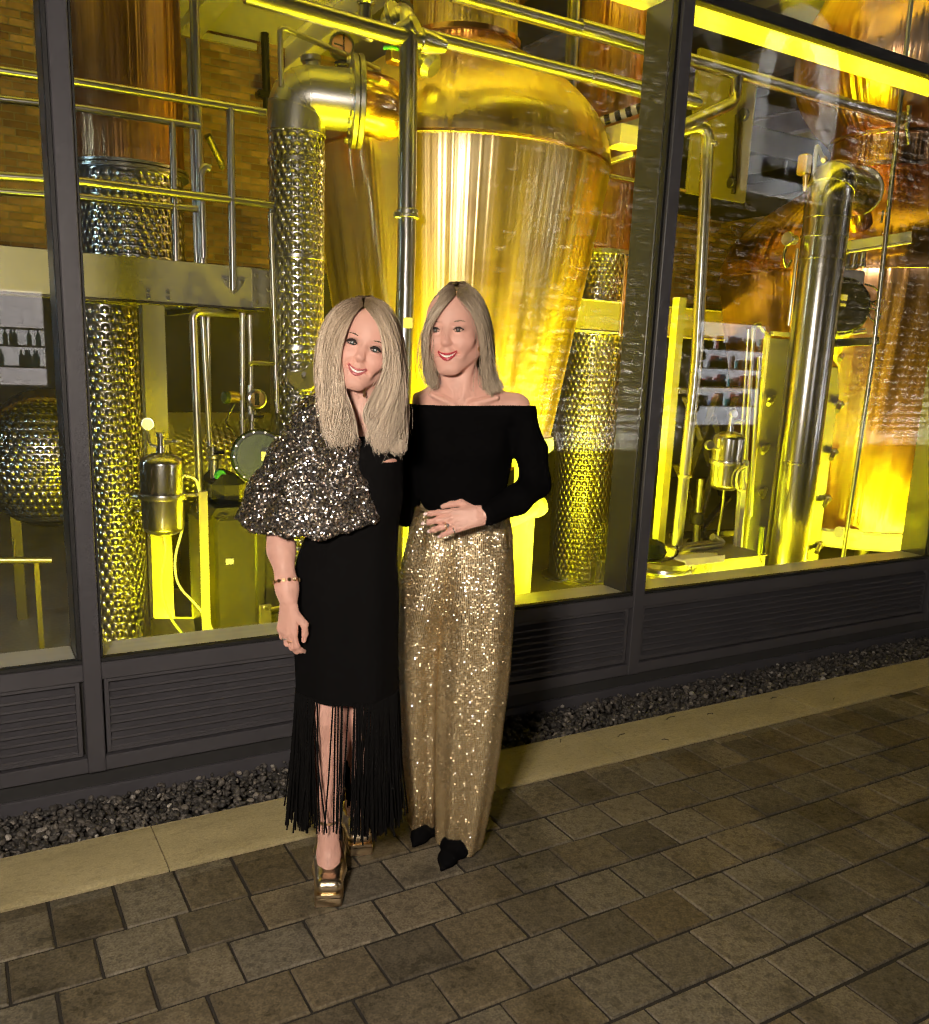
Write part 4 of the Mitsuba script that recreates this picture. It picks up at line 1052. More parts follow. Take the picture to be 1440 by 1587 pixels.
for nme, pts, r in (('leftmost thin upright pipe left of the heat exchanger', [(4.803, 4.300, 0.185), (4.693, 4.300, 1.809), (4.735, 4.300, 1.820), (4.951, 4.400, 1.759)], .016), ('second thin upright pipe left of the heat exchanger', [(4.695, 4.250, 0.204), (4.594, 4.250, 1.783)], .012), ('stub pipe with cross valve left of the heat exchanger', [(4.744, 4.200, 0.532), (4.668, 4.200, 1.612)], .018), ('thin twin pipe hanging left of the polished pipe', [(4.680, 4.000, 1.804), (4.681, 4.000, 2.275)], .010)):
    solo('thin_upright', tube(pts, r, 12, .06), 'steel', nme, 'pipe', rack)
kv = thing('looped_valve', 'small steel valve with looped handle left of the polished elbow', 'valve')
q = np.array((4.591, 3.950, 2.312))
part(kv, 'body', disc(q, (-1, -.2, 0), .03, .07, 14), 'steel')
part(kv, 'collar', disc(q + [-.05, 0, 0], (-1, -.2, 0), .042, .03, 16), 'steel')
part(kv, 'loop', tube([q + [-.06, 0, -.02], q + [-.09, 0, -.10], q + [-.05, 0, -.18], q + [-.01, 0, -.12]], .008, 8, .08), 'steel')
cv = thing('top_valve', 'yellow lit valve body and bent tube on the second still shoulder', 'valve')
q = np.array((4.617, 3.950, 2.750))
part(cv, 'body', box(q[0] - .035, q[0] + .035, 3.93, 4.0, q[2] - .06, q[2] + .06, .012), 'brass')
part(cv, 'nozzle', lathe([(.022, 0), (.016, -.05), (.010, -.09), (0, -.09)], q + [.01, 0, -.06], n=14), 'brass')
part(cv, 'tube', tube([(4.695, 3.950, 2.322), (4.687, 3.950, 2.881), (4.912, 4.050, 2.802)], .012, 10, .05), 'steel')
part(cv, 'knob', disc((4.833, 4.020, 2.828), (.5, -.5, -.5), .02, .03, 14), 'brass')
# x-braced dark lift frame
xf = thing('cross_braced_frame', 'dark cross braced steel frame behind the right small vessel', 'frame')
for a, b in (((4.714, 4.900, 1.310), (5.207, 4.900, 0.543)), ((5.039, 4.900, 1.339), (4.741, 4.900, 0.463)), ((5.023, 4.950, 1.239), (5.433, 4.950, 0.578)), ((5.288, 4.950, 1.316), (5.035, 4.950, 0.389)), ((4.686, 4.900, 0.809), (5.123, 4.900, 0.134)), ((5.332, 4.950, 0.530), (4.859, 4.900, 0.153))):
    part(xf, 'brace', bar(a, b, .02, .06, .003, up=(0, 1, 0)), 'iron_dark')
part(xf, 'rail', merge([bar((4.699, 4.900, 0.265), (5.466, 4.900, 0.243), .04, .05), bar((4.632, 4.900, 1.355), (5.364, 4.900, 1.384), .04, .04)]), 'iron_dark')
part(xf, 'piston', tube([(4.868, 4.800, 0.173), (4.851, 4.800, 0.710)], .03, 14), 'steel')
part(xf, 'piston_head', disc((4.856, 4.800, 0.364), (0, 0, 1), .055, .09, 18), 'motor_black')
# low pipes and the wire basket in front
lo = thing('low_pipe_loop', 'low looped brass pipe at the foot of the right window', 'pipe')
part(lo, 'pipe', tube([(4.142, 3.950, 0.474), (4.264, 3.950, 0.423), (3.826, 3.900, 0.423), (3.516, 3.600, 0.469), (3.770, 3.550, 0.460)], .022, 14, .07), 'steel')
pt = thing('steel_pot', 'round steel pot with rolled rim at the bottom corner of the right window', 'pot')
q = np.array((3.426, 3.600, 0.409))
part(pt, 'pot', lathe([(0, -.30), (.15, -.29), (.165, -.26), (.165, -.02), (.18, 0), (.175, .018), (.15, .02), (.148, 0), (.148, -.2)], q, n=48), 'steel')
part(pt, 'pot_lid', lathe([(.15, .018), (.13, .04), (.03, .06), (0, .06)], q, n=48), 'steel_satin')
part(pt, 'cable', tube([q + [-.2, -.05, .06], q + [-.1, -.12, .07], q + [.0, -.1, .10], q + [.08, 0, .12]], .006, 8, .1), 'black_plastic')
part(pt, 'green_knob', lathe([(0, 0), (.06, 0), (.075, .03), (.06, .08), (.02, .10), (0, .10)], q + [-.05, .05, .055], n=24), 'green_enamel')
wb = thing('cable_tray', 'yellow lit cable tray with wire legs at the foot of the right window', 'tray')
a, b = np.array((3.381, 3.450, 0.497)), np.array((3.676, 3.450, 0.474))
part(wb, 'tray', merge([box(a[0], b[0], 3.40, 3.52, a[2] - .012, a[2], .002), box(a[0], b[0], 3.395, 3.40, a[2] - .03, a[2] + .01, .001)]), 'white_paint')
for q_ in range(6):
    x = a[0] + .03 + q_ * .035
    part(wb, 'wire', tube([(x, 3.41, a[2] - .02), (x - .004, 3.41, -.25)], .003, 6), 'steel')
cb = thing('low_cabinet', 'low cabinet with yellow lit front at the foot of the right window', 'cabinet')
a, b = np.array((3.912, 3.700, 0.386)), np.array((4.367, 3.700, 0.329))
part(cb, 'carcass', box(a[0], b[0], 3.7, 4.15, -.25, a[2], .006), 'cill')
part(cb, 'top', box(a[0] - .006, b[0] + .006, 3.69, 4.16, a[2] + .001, a[2] + .012, .003), 'plant_floor')
part(cb, 'lever', tube([(4.288, 3.660, 0.357), (4.250, 3.660, 0.417)], .006, 8), 'steel')
part(cb, 'lever_grip', tube([(4.256, 3.660, 0.416), (4.251, 3.660, 0.587)], .016, 12), 'green_enamel')
# wall panel and rod beside the gothic reflection
wp = thing('wall_panel', 'pale wall panel with a black rod and knobs behind the bent pipe', 'panel')
q0, q1 = np.array((5.636, 6.100, 2.993)), np.array((6.330, 6.100, 3.880))
part(wp, 'panel', box(q0[0], q1[0], 6.05, 6.09, q0[2], q1[2] + .25), 'plaster_dark')
part(wp, 'rod', tube([(6.078, 6.000, 3.673), (6.125, 6.000, 3.039)], .02, 10), 'black_plastic')
part(wp, 'knob', merge([disc((6.131, 6.000, 3.686), (1, 0, 0), .05, .05, 14), disc((6.065, 6.000, 3.122), (1, 0, 0), .045, .05, 14)]), 'black_plastic')



# ================================================================ tools for figures
SYW, CYW = 0.5065316, 0.8622214
LOC = np.array([[CYW, -SYW, 0], [SYW, CYW, 0], [0, 0, 1.0]])   # rows: to the right, away, up


def to_world(m):
    """Figures are modelled in axes (right, away, up) turned 30 degrees about the upright; this sets them in the yard."""
    if isinstance(m, tuple):
        return (np.asarray(m[0]) @ LOC, m[1])
    m = m.copy()
    m.vertices = m.vertices @ LOC
    return m


class Field:
    """A smooth union of round cones and ellipsoids, with smooth cuts."""

    def __init__(self):
        self.p = []

    def cone(self, a, b, ra, rb, k=.02, cut=False):
        self.p.append(('c', np.asarray(a, float), np.asarray(b, float), ra, rb, k, cut))
        return self

    def chain(self, pts, rad, k=.02):
        for a, b, ra, rb in zip(pts, pts[1:], rad, rad[1:]):
            self.cone(a, b, ra, rb, k)
        return self

    def ell(self, c, r, k=.02, R=None, cut=False):
        self.p.append(('e', np.asarray(c, float), np.asarray(r, float), np.eye(3) if R is None else np.asarray(R), None, k, cut))
        return self

    def head(self, o, R, s, prims):
        """Primitives given in a head's own axes."""
        o, R = np.asarray(o, float), np.asarray(R, float)
        for q in prims:
            if q[0] == 'c':
                self.cone(o + R @ (np.array(q[1]) * s), o + R @ (np.array(q[2]) * s), q[3] * s, q[4] * s, q[5] * s, len(q) > 6)
            else:
                self.ell(o + R @ (np.array(q[1]) * s), np.array(q[2]) * s, q[3] * s, R, len(q) > 4)
        return self

    def grid(self, lo, hi, h):
        ax = [np.arange(l, u + h, h) for l, u in zip(lo, hi)]
        D = np.full([len(a) for a in ax], .06, np.float32)
        for kind, A, B, C_, E, k, cut in self.p:
            if kind == 'c':
                r = max(C_, E) + k + .045
                b0, b1 = np.minimum(A, B) - r, np.maximum(A, B) + r
            else:
                r = max(B) + k + .045
                b0, b1 = A - r, A + r
            sl = []
            for a, l, u in zip(ax, b0, b1):
                i, j = np.searchsorted(a, l), np.searchsorted(a, u)
                sl.append(slice(i, j))
            if any(q.stop <= q.start for q in sl):
                continue
            X, Y, Z = np.meshgrid(*[a[q] for a, q in zip(ax, sl)], indexing='ij', sparse=True)
            if kind == 'c':
                ba = B - A
                L2 = max(float(ba @ ba), 1e-12)
                t = np.clip(((X - A[0]) * ba[0] + (Y - A[1]) * ba[1] + (Z - A[2]) * ba[2]) / L2, 0, 1)
                d = np.sqrt((X - A[0] - t * ba[0]) ** 2 + (Y - A[1] - t * ba[1]) ** 2 + (Z - A[2] - t * ba[2]) ** 2) - (C_ + (E - C_) * t)
            else:
                q = [(X - A[0]) * C_[0, i] + (Y - A[1]) * C_[1, i] + (Z - A[2]) * C_[2, i] for i in range(3)]
                k0 = np.sqrt(sum((q[i] / B[i]) ** 2 for i in range(3)))
                k1 = np.sqrt(sum((q[i] / B[i] ** 2) ** 2 for i in range(3)))
                d = k0 * (k0 - 1) / np.maximum(k1, 1e-9)
            old = D[tuple(sl)]
            if cut:
                hh = np.clip(.5 - .5 * (old + d) / k, 0, 1)
                new = old * (1 - hh) + (-d) * hh + k * hh * (1 - hh)
            else:
                hh = np.clip(.5 + .5 * (old - d) / k, 0, 1)
                new = old * (1 - hh) + d * hh - k * hh * (1 - hh)
            D[tuple(sl)] = new
        return ax, D


def nets(ax, D):
    """The zero surface of a sampled field as quads (naive surface nets)."""
    s = D < 0
    n = np.array(D.shape) - 1
    corner = [(i, j, k) for i in (0, 1) for j in (0, 1) for k in (0, 1)]
    cs = [s[i:i + n[0], j:j + n[1], k:k + n[2]] for i, j, k in corner]
    tot = sum(c.astype(np.int8) for c in cs)
    act = (tot > 0) & (tot < 8)
    I = np.argwhere(act)
    idx = np.full(n, -1, np.int64)
    idx[tuple(I.T)] = np.arange(len(I))
    P, W = np.zeros((len(I), 3)), np.zeros(len(I))
    for a in range(8):
        for b in range(a + 1, 8):
            ca, cb = np.array(corner[a]), np.array(corner[b])
            if np.abs(ca - cb).sum() != 1:
                continue
            va, vb = D[tuple((I + ca).T)], D[tuple((I + cb).T)]
            m = (va < 0) != (vb < 0)
            t = np.where(m, va / np.where(m, va - vb, 1), 0)
            P += np.where(m[:, None], ca + t[:, None] * (cb - ca), 0)
            W += m
    P = P / W[:, None] + I
    o = np.array([a[0] for a in ax])
    h = np.array([a[1] - a[0] for a in ax])
    P = P * h + o
    F_ = []
    for d in range(3):
        u, v = (d + 1) % 3, (d + 2) % 3
        sl0 = [slice(1, n[q]) if q != d else slice(0, n[q]) for q in range(3)]
        sl1 = [slice(1, n[q]) if q != d else slice(1, n[q] + 1) for q in range(3)]
        a, b = s[tuple(sl0)], s[tuple(sl1)]
        E = np.argwhere(a != b)
        if not len(E):
            continue
        off = np.ones(3, int)
        off[d] = 0
        E = E + off
        eu, ev = np.eye(3, dtype=int)[u], np.eye(3, dtype=int)[v]
        q = [idx[tuple((E - x).T)] for x in (eu + ev, ev, 0 * eu, eu)]
        Q = np.stack(q, 1)
        flip = ~s[tuple(E.T)]
        Q[flip] = Q[flip][:, ::-1]
        F_.append(Q[(Q >= 0).all(1)])
    Q = np.vstack(F_)
    return P, np.vstack([Q[:, [0, 1, 2]], Q[:, [0, 2, 3]]])


def eased(m, n):
    """Taubin smoothing with even weights; the rim of an open mesh stays put."""
    from scipy.sparse import coo_matrix
    f = np.asarray(m.faces)
    e = np.vstack([f[:, [0, 1]], f[:, [1, 2]], f[:, [2, 0]]])
    e = np.unique(np.sort(e, 1), axis=0)
    k = len(m.vertices)
    A = coo_matrix((np.ones(2 * len(e)), (np.r_[e[:, 0], e[:, 1]], np.r_[e[:, 1], e[:, 0]])), shape=(k, k)).tocsr()
    deg = np.maximum(np.asarray(A.sum(1)).ravel(), 1)[:, None]
    v = np.array(m.vertices)
    for _ in range(n):
        for w in (.5, -.52):
            v = v + w * (A @ v / deg - v)
    return trimesh.Trimesh(v, f, process=False)


def surface(field, lo, hi, h, cuts=()):
    """cuts: functions (X, Y, Z) -> distance; the part where it is positive is cut away."""
    ax, D = field.grid(lo, hi, h)
    X, Y, Z = np.meshgrid(*ax, indexing='ij', sparse=True)
    for e in (0, -1):
        D[e], D[:, e], D[:, :, e] = np.maximum(D[e], .001), np.maximum(D[:, e], .001), np.maximum(D[:, :, e], .001)
    for c in cuts:
        D = np.maximum(D, c(X, Y, Z).astype(np.float32))
    v, f = nets(ax, D)
    m = trimesh.Trimesh(v, f, process=False)
    return eased(m, 3)


def rot(yaw=0, pitch=0, roll=0):
    """Head axes: yaw turns the face to the viewer's right, pitch lifts the chin, roll leans the crown to the viewer's right (degrees)."""
    y, p, r = (math.radians(a) for a in (yaw, pitch, roll))
    Ry = np.array([[math.cos(y), -math.sin(y), 0], [math.sin(y), math.cos(y), 0], [0, 0, 1]])
    Rp = np.array([[1, 0, 0], [0, math.cos(p), -math.sin(p)], [0, math.sin(p), math.cos(p)]])
    Rr = np.array([[math.cos(r), 0, math.sin(r)], [0, 1, 0], [-math.sin(r), 0, math.cos(r)]])
    return Rr @ Ry @ Rp


def head_prims(smile=1.0, round_=1.0):
    P = [('e', (0, .018, .030), (.071, .090, .080), .02), ('e', (0, -.022, -.020), (.0585 * round_, .064, .072), .03), ('e', (0, -.045, .045), (.054, .040, .045), .03)]
    for s in (-1, 1):
        P += [('c', (s * .048 * round_, .0, -.050), (s * .016, -.062, -.094), .021, .016, .025), ('e', (s * .036 * round_, -.056, -.024), (.024, .020, .020), .022),
              ('e', (s * .022, -.066, -.056), (.020, .016, .022), .018), ('c', (s * .010, -.078, .024), (s * .040, -.066, .026), .008, .007, .012)]
        P += [('e', (s * .0305, -.092, .003), (.0185, .016, .0105), .012, True)]
        P += [('e', (s * .0305, -.0735, .002), (.0150, .0125, .0115), .006)]
        P += [('e', (s * .0305, -.0905, .0012), (.0128, .0100, .0046), .003, True)]
        P += [('c', (s * .0175, -.083, .0085), (s * .043, -.0765, .0065), .0028, .0022, .005)]
        P += [('e', (s * .0118, -.0885, -.0335), (.0082, .0090, .0066), .006)]
        P += [('e', (s * .0715, .008, -.005), (.007, .017, .029), .008)]
    P += [('c', (0, -.080, .012), (0, -.0985, -.026), .0075, .0098, .012), ('e', (0, -.1000, -.0290), (.0098, .0095, .0082), .008), ('e', (0, -.070, -.094), (.019, .015, .014), .018),
          ('e', (0, -.081, -.050), (.016, .012, .012), .012)]
    # the mouth: a smiling slot
    for x in np.linspace(-.023, .023, 11):
        z = -.0645 + smile * .0085 * (x / .025) ** 2
        P += [('e', (x, -.0900 + 17 * x * x, z), (.0050, .012, .0047 * (1 - .6 * (abs(x) / .025) ** 2)), .002, True)]
    for s in (-1, 1):
        P += [('c', (s * .0170, -.0905, -.036), (s * .0300, -.0770, -.058), .0020, .0014, .014, True), ('e', (s * .036, -.064, -.030), (.019, .0155, .015), .018)]
    return P


def arc(x0, x1, zc, lift, yc, bend, n=13):
    return [np.array([x, yc + bend * (x / x1) ** 2, zc + lift * (x / x1) ** 2]) for x in np.linspace(x0, x1, n)]


def face_parts(t, o, R, s, lipcol, smile, iris, brow, lash=.0012):
    """Eyes, lids' lashes, brows, lips and teeth on the head with origin o, axes R and scale s."""
    o = np.asarray(o, float)

    def put(m):
        m = m.copy()
        m.vertices = (o + (m.vertices * s) @ R.T) @ LOC
        return m
    for sd in (-1, 1):
        c = np.array([sd * .0305, -.0722, .0015])
        e = trimesh.creation.icosphere(3, radius=.0116)
        e.apply_translation(c)
        ey = part(t, 'eye', put(e), 'eye_white', smooth=True)
        look = np.array([0.02 * -sd, -1, .02])
        part(ey, 'iris', put(disc(c + look * .0102, look, .0056, .0016, 24)), iris)
        part(ey, 'pupil', put(disc(c + look * .0112, look, .0026, .0012, 16)), 'black_plastic')
        up = [c + np.array([x * sd, -.0085 - .0045 * (1 - (x / .0128) ** 2), .0006 + .0052 * (1 - (x / .0128) ** 2)]) for x in np.linspace(-.0125, .0142, 11)]
        part(ey, 'lashes', put(tube(up, lash * (.6 + .8 * np.sin(np.linspace(.4, 2.9, 11))), 6)), 'lash')
        lowl = [c + np.array([x * sd, -.0085 - .0035 * (1 - (x / .0128) ** 2), -.0004 - .0046 * (1 - (x / .0128) ** 2)]) for x in np.linspace(-.011, .0132, 9)]
        part(ey, 'lower_lashes', put(tube(lowl, lash * .42, 6)), 'lash')
        br = [np.array([sd * x, -.0855 + .012 * ((x - .012) / .036) ** 2, .0185 + .0058 * math.sin((x - .010) / .040 * 2.6)]) for x in np.linspace(.0125, .047, 11)]
        part(t, 'eyebrow', put(tube(br, np.interp(np.linspace(0, 1, 11), [0, .3, 1], [.0019, .0023, .0008]), 6)), brow)
    lift = .0085 * smile
    teeth = arc(-.0225, .0225, -.0630, lift * .80, -.0822, .0120, 15)
    ms = []
    for a, b in zip(teeth, teeth[1:]):
        ms.append(bar(a, b, .004, .0088, .0008))
    part(t, 'teeth', put(merge(ms)), 'teeth')
    upl = arc(-.0275, .0275, -.0585, lift + .0018, -.0902, .0150)
    part(t, 'upper_lip', put(tube([p + [0, 0, -.0012 * math.exp(-(p[0] / .004) ** 2)] for p in upl], np.interp(np.abs(np.linspace(-1, 1, 13)), [0, .25, 1], [.0027, .0030, .0010]), 10)), lipcol)
    lol = arc(-.0272, .0272, -.0718, lift + .0135, -.0885, .0150)
    part(t, 'lower_lip', put(tube(lol, np.interp(np.abs(np.linspace(-1, 1, 13)), [0, .3, 1], [.0042, .0038, .0010]), 10)), lipcol)


def hand_prims(right, curl, spread=.06, thumb=(.5, .5), s=1.0):
    """Round cones of a hand: x towards the thumb, y along the fingers, z out of the back. Returns (cones, finger joints, nails)."""
    C_, J, NL = [], [], []
    for x0, x1, r0, r1 in ((.016, .026, .0150, .0118), (.006, .009, .0155, .0118), (-.005, -.009, .0150, .0112), (-.015, -.025, .0135, .0100)):
        C_.append(((x0, .0, 0), (x1, .080 - .25 * abs(x1 - .005), -.001), r0, r1))
    C_.append(((.012, .0, 0), (-.010, .0, 0), .0165, .0160))
    fing = [(.0265, .078, .042, .025, .020, .0084), (.0090, .083, .046, .029, .021, .0086), (-.0090, .079, .042, .027, .020, .0082), (-.0255, .070, .033, .020, .018, .0072)]
    for q, (x, y, a, b, c, r) in enumerate(fing):
        ang, p, d = 0.0, np.array([x, y, .0]), None
        js = [p]
        sp = spread * (1.5 - q)
        for L, cu in zip((a, b, c), curl[q]):
            ang += cu
            d = np.array([math.sin(sp) * math.cos(ang), math.cos(sp) * math.cos(ang), -math.sin(ang)])
            p = p + d * L
            js.append(p)
        rr = [r * 1.08, r, r * .92, r * .74]
        C_ += [(js[i], js[i + 1], rr[i], rr[i + 1]) for i in range(3)]
        J.append(js)
        up = np.array([math.sin(sp) * math.sin(ang), math.cos(sp) * math.sin(ang), math.cos(ang)])
        NL.append((js[3] - d * r * .25, d, up, r))
    a0 = np.array([.020, .018, -.004])
    a1 = a0 + np.array([.030, .030, -.012])
    a2 = a1 + np.array([math.sin(thumb[0]), math.cos(thumb[0]), -.35]) * .030
    a3 = a2 + np.array([math.sin(thumb[1]), math.cos(thumb[1]), -.25]) * .024
    C_ += [(a0, a1, .0150, .0112), (a1, a2, .0105, .0092), (a2, a3, .0092, .0076)]
    d = (a3 - a2) / np.linalg.norm(a3 - a2)
    NL.append((a3 - d * .002, d, np.array([.45, 0, .9]), .0082))
    return [(np.array(p) * s, np.array(q) * s, ra * s, rb * s) for p, q, ra, rb in C_], [[p * s for p in j] for j in J], [(p * s, d, u, r * s) for p, d, u, r in NL]


def strands(guides, n, r, rg, jit=.004, steps=18, wave=.0, sides=3, tip=.35):
    """Locks between neighbouring guide lines. guides: m lines of k points. Returns (vertices, faces, random number per vertex)."""
    from scipy.interpolate import CubicSpline
    G = np.array(guides, float)
    m, k, _ = G.shape
    cs = CubicSpline(np.linspace(0, 1, k), G, axis=1)
    tt = np.linspace(0, 1, steps)
    dense = cs(tt)
    VV, FF, CC, TT, at = [], [], [], [], 0
    ang = np.arange(sides) * 2 * PI / sides
    j = np.arange(sides)
    k_ = (j + 1) % sides
    tones = rg.random(97)
    locks = 6.0
    base = np.concatenate([np.stack([np.stack([i * sides + j, i * sides + k_, (i + 1) * sides + k_], 1), np.stack([i * sides + j, (i + 1) * sides + k_, (i + 1) * sides + j], 1)]).reshape(-1, 3) for i in range(steps - 1)])
    for _ in range(n):
        u = rg.random() * (m - 1)
        i = min(int(u), m - 2)
        w = u - i
        p = dense[i] * (1 - w) + dense[i + 1] * w
        uc = min((math.floor(u * locks) + .5) / locks, m - 1.001)
        ic = int(uc)
        pc_ = dense[ic] * (1 - uc + ic) + dense[ic + 1] * (uc - ic)
        p = p + (pc_ - p) * (tt[:, None] ** 1.6 * .72)
        off = rg.normal(0, jit, 3)
        ph, am = rg.random() * 6.28, wave * rg.random()
        clump = int(u * locks) * 2.3
        end = .66 + .34 * (.5 * tones[int(u * locks) % 97] + .5 * rg.random()) ** .6
        pe = np.stack([np.interp(tt * end, tt, p[:, q]) for q in range(3)], 1)
        te = tt * end
        pe = pe + off * (.12 + 1.2 * te[:, None]) + np.stack([np.sin(te * 6.5 + clump), .6 * np.cos(te * 6 + clump), 0 * te], 1) * (am + wave) * te[:, None] ** 1.4
        d = np.gradient(pe, axis=0)
        d /= np.linalg.norm(d, axis=1, keepdims=True) + 1e-9
        a = np.cross(d, [0, 1.0, 0.1])
        a /= np.linalg.norm(a, axis=1, keepdims=True) + 1e-9
        b = np.cross(d, a)
        rad = r * (.7 + .6 * rg.random()) * np.interp(te, [0, .1, .75, 1], [.7, 1, 1, tip])
        ring = pe[:, None] + rad[:, None, None] * (np.cos(ang)[None, :, None] * a[:, None] * 1.5 + np.sin(ang)[None, :, None] * b[:, None] * .7)
        VV.append(ring.reshape(-1, 3))
        FF.append(base + at)
        at += steps * sides
        CC.append(np.full(steps * sides, .45 * rg.random() + .55 * tones[int(u * locks) % 97]))
        TT.append(np.repeat(te, sides))
    return np.vstack(VV), np.vstack(FF), np.concatenate(CC), np.concatenate(TT)


def hair_colour(c, t, root, mid, light, tip):
    """Dyed hair: darker roots, lighter lengths, each lock its own tone."""
    root, mid, light, tip = (np.array(x) for x in (root, mid, light, tip))
    base = mid + (light - mid) * (np.clip(c, 0, 1) ** 1.3)[:, None]
    w = np.clip((t - .02) / .22, 0, 1)[:, None]
    w2 = np.clip((t - .35) / .5, 0, 1)[:, None] * .6
    return (root + (base - root) * w) * (1 - w2) + tip * w2 * (.75 + .5 * c[:, None])


def sequins(points, normals, size, tilt, rg, sides=6):
    """Small flat discs lying on a cloth, each tilted its own way."""
    n = len(points)
    nn = normals + rg.normal(0, tilt, (n, 3))
    nn /= np.linalg.norm(nn, axis=1, keepdims=True)
    a = np.cross(nn, rg.normal(0, 1, (n, 3)))
    a /= np.linalg.norm(a, axis=1, keepdims=True)
    b = np.cross(nn, a)
    ang = np.arange(sides) * 2 * PI / sides
    sz = size * (.85 + .3 * rg.random(n))
    v = points[:, None] + normals[:, None] * .0012 + sz[:, None, None] * (np.cos(ang)[None, :, None] * a[:, None] + np.sin(ang)[None, :, None] * b[:, None])
    f = np.array([[0, i, i + 1] for i in range(1, sides - 1)])
    F_ = (f[None] + (np.arange(n) * sides)[:, None, None]).reshape(-1, 3)
    return v.reshape(-1, 3), F_, sides


def loft(sec, n=48, rows=60, power=2.3, fold=None):
    """A tube of superelliptic sections (cx, cy, z, half width, half depth). fold(angle, height 0..1) moves it outwards."""
    from scipy.interpolate import PchipInterpolator
    S = np.array(sec, float)
    t = np.linspace(0, 1, len(S))
    L = PchipInterpolator(t, S)(np.linspace(0, 1, rows))
    ang = np.arange(n) * 2 * PI / n
    c, s = np.cos(ang), np.sin(ang)
    ux, uy = np.sign(c) * np.abs(c) ** (2 / power), np.sign(s) * np.abs(s) ** (2 / power)
    h = np.linspace(0, 1, rows)
    f = np.zeros((rows, n)) if fold is None else fold(ang[None, :], h[:, None])
    v = np.stack([L[:, 0:1] + (L[:, 3:4] + f) * ux, L[:, 1:2] + (L[:, 4:5] + f) * uy, np.broadcast_to(L[:, 2:3], (rows, n))], -1)
    i, j = np.meshgrid(np.arange(rows - 1), np.arange(n), indexing='ij')
    i, j = i.ravel(), j.ravel()
    k = (j + 1) % n
    q = np.stack([i * n + j, (i + 1) * n + j, (i + 1) * n + k, i * n + k], 1)
    return trimesh.Trimesh(v.reshape(-1, 3), np.vstack([q[:, [0, 1, 2]], q[:, [0, 2, 3]]]), process=False), v


# ---------------------------------------------------------------- their materials
mat('skin', {'type': 'mesh_attribute', 'name': 'vertex_color'}, .50, 0, .36, flatness=.5)
mat('eye_white', (.64, .61, .59), .12)
mat('iris_grey', (.045, .06, .055), .7, 0, .1)
mat('iris_brown', (.05, .035, .025), .7, 0, .1)
mat('lash', (.012, .009, .008), .6)
mat('brow_dark', (.10, .065, .045), .7)
mat('brow_soft', (.17, .11, .08), .7)
mat('teeth', (.74, .72, .66), .2)
mat('lip_rose', (.44, .12, .125), .32)
mat('lip_red', (.42, .045, .06), .28)
mat('nail', (.80, .62, .58), .2)
mat('hair', {'type': 'mesh_attribute', 'name': 'vertex_color'}, .42, 0, .28)
mat('hair_mass', (.20, .145, .09), .6)
mat('velvet', (.0028, .0027, .003), .95, 0, .02)
mat('dress_black', (.0042, .004, .0042), .9, 0, .05)
mat('fringe_black', (.0038, .0036, .0038), .7, 0, .12)
mat('jacket_cloth', (.020, .017, .015), .9)
mat('sequin', {'type': 'mesh_attribute', 'name': 'vertex_color'}, .27, 1.0)
mat('trouser_cloth', (.40, .31, .17), .55, .3)
mat('trouser_sequin', {'type': 'mesh_attribute', 'name': 'vertex_color'}, .34, 1.0)
mat('gold_leather', (.95, .78, .54), .24, 1.0)
mat('suede_black', (.0035, .0035, .004), .95, 0, .03)
mat('gold', (.90, .66, .34), .18, 1.0)
mat('silver', (.85, .84, .82), .15, 1.0)
TONE = np.array((.66, .375, .300))


def skin_colours(v, red=(), powder=()):
    """Skin tone with fine mottling and a warmer flush at knuckles, cheeks and knees."""
    f = meshkit.fbm(v * 45, 3)[:, None]
    c = TONE * (.95 + .10 * f)
    for p, r, k in red:
        w = np.exp(-np.sum((v - np.asarray(p)) ** 2, 1) / (r * r))[:, None] * k
        c = c * (1 - w) + np.array((.62, .26, .22)) * w
    for p, r, k, col in powder:
        w = np.exp(-(np.sum(((v - np.asarray(p)) / r) ** 2, 1)) ** 1.5)[:, None] * k
        c = c * (1 - w) + np.array(col) * w
    return c


def body_part(t, meshes, red=(), powder=()):
    import manifold3d as m3
    m = None
    for q in meshes:
        a = m3.Manifold(m3.Mesh(np.asarray(q.vertices, np.float32), np.asarray(q.faces, np.uint32)))
        m = a if m is None else m + a
    m = max(m.decompose(), key=lambda x: x.volume()).to_mesh()
    m = trimesh.Trimesh(m.vert_properties[:, :3], m.tri_verts, process=False)
    return part(t, 'body', to_world(m), 'skin', smooth=True, color=skin_colours(np.array(m.vertices), red, powder))


def place_hand(fld, w, R, s, curl, spread, thumb, right, k=.006):
    """Adds a hand's cones to the field; returns its nails and finger joints in figure axes."""
    C_, J, NL = hand_prims(right, curl, spread, thumb, s)
    R = np.asarray(R, float)
    w = np.asarray(w, float)
    for p, q, ra, rb in C_:
        fld.cone(w + R @ p, w + R @ q, ra, rb, k)
    return [(w + R @ p, R @ d, R @ u, r) for p, d, u, r in NL], [[w + R @ p for p in j] for j in J]


def nail_mesh(nl):
    ms = []
    for p, d, u, r in nl:
        u = u - d * (u @ d)
        u /= np.linalg.norm(u)
        s = np.cross(d, u)
        e = trimesh.creation.icosphere(2)
        v = e.vertices * [r * .62, r * .95, r * .16]
        ms.append(trimesh.Trimesh(p + u * r * .62 + v @ np.array([s, d, u]), e.faces, process=False))
    return ms


def unit(v):
    v = np.asarray(v, float)
    return v / np.linalg.norm(v)


def axes_from(y, z):
    """Hand axes from the finger direction and the back of the hand; x is y cross z."""
    y = unit(y)
    z = np.asarray(z, float)
    z = unit(z - y * (z @ y))
    return np.stack([np.cross(y, z), y, z], 1)


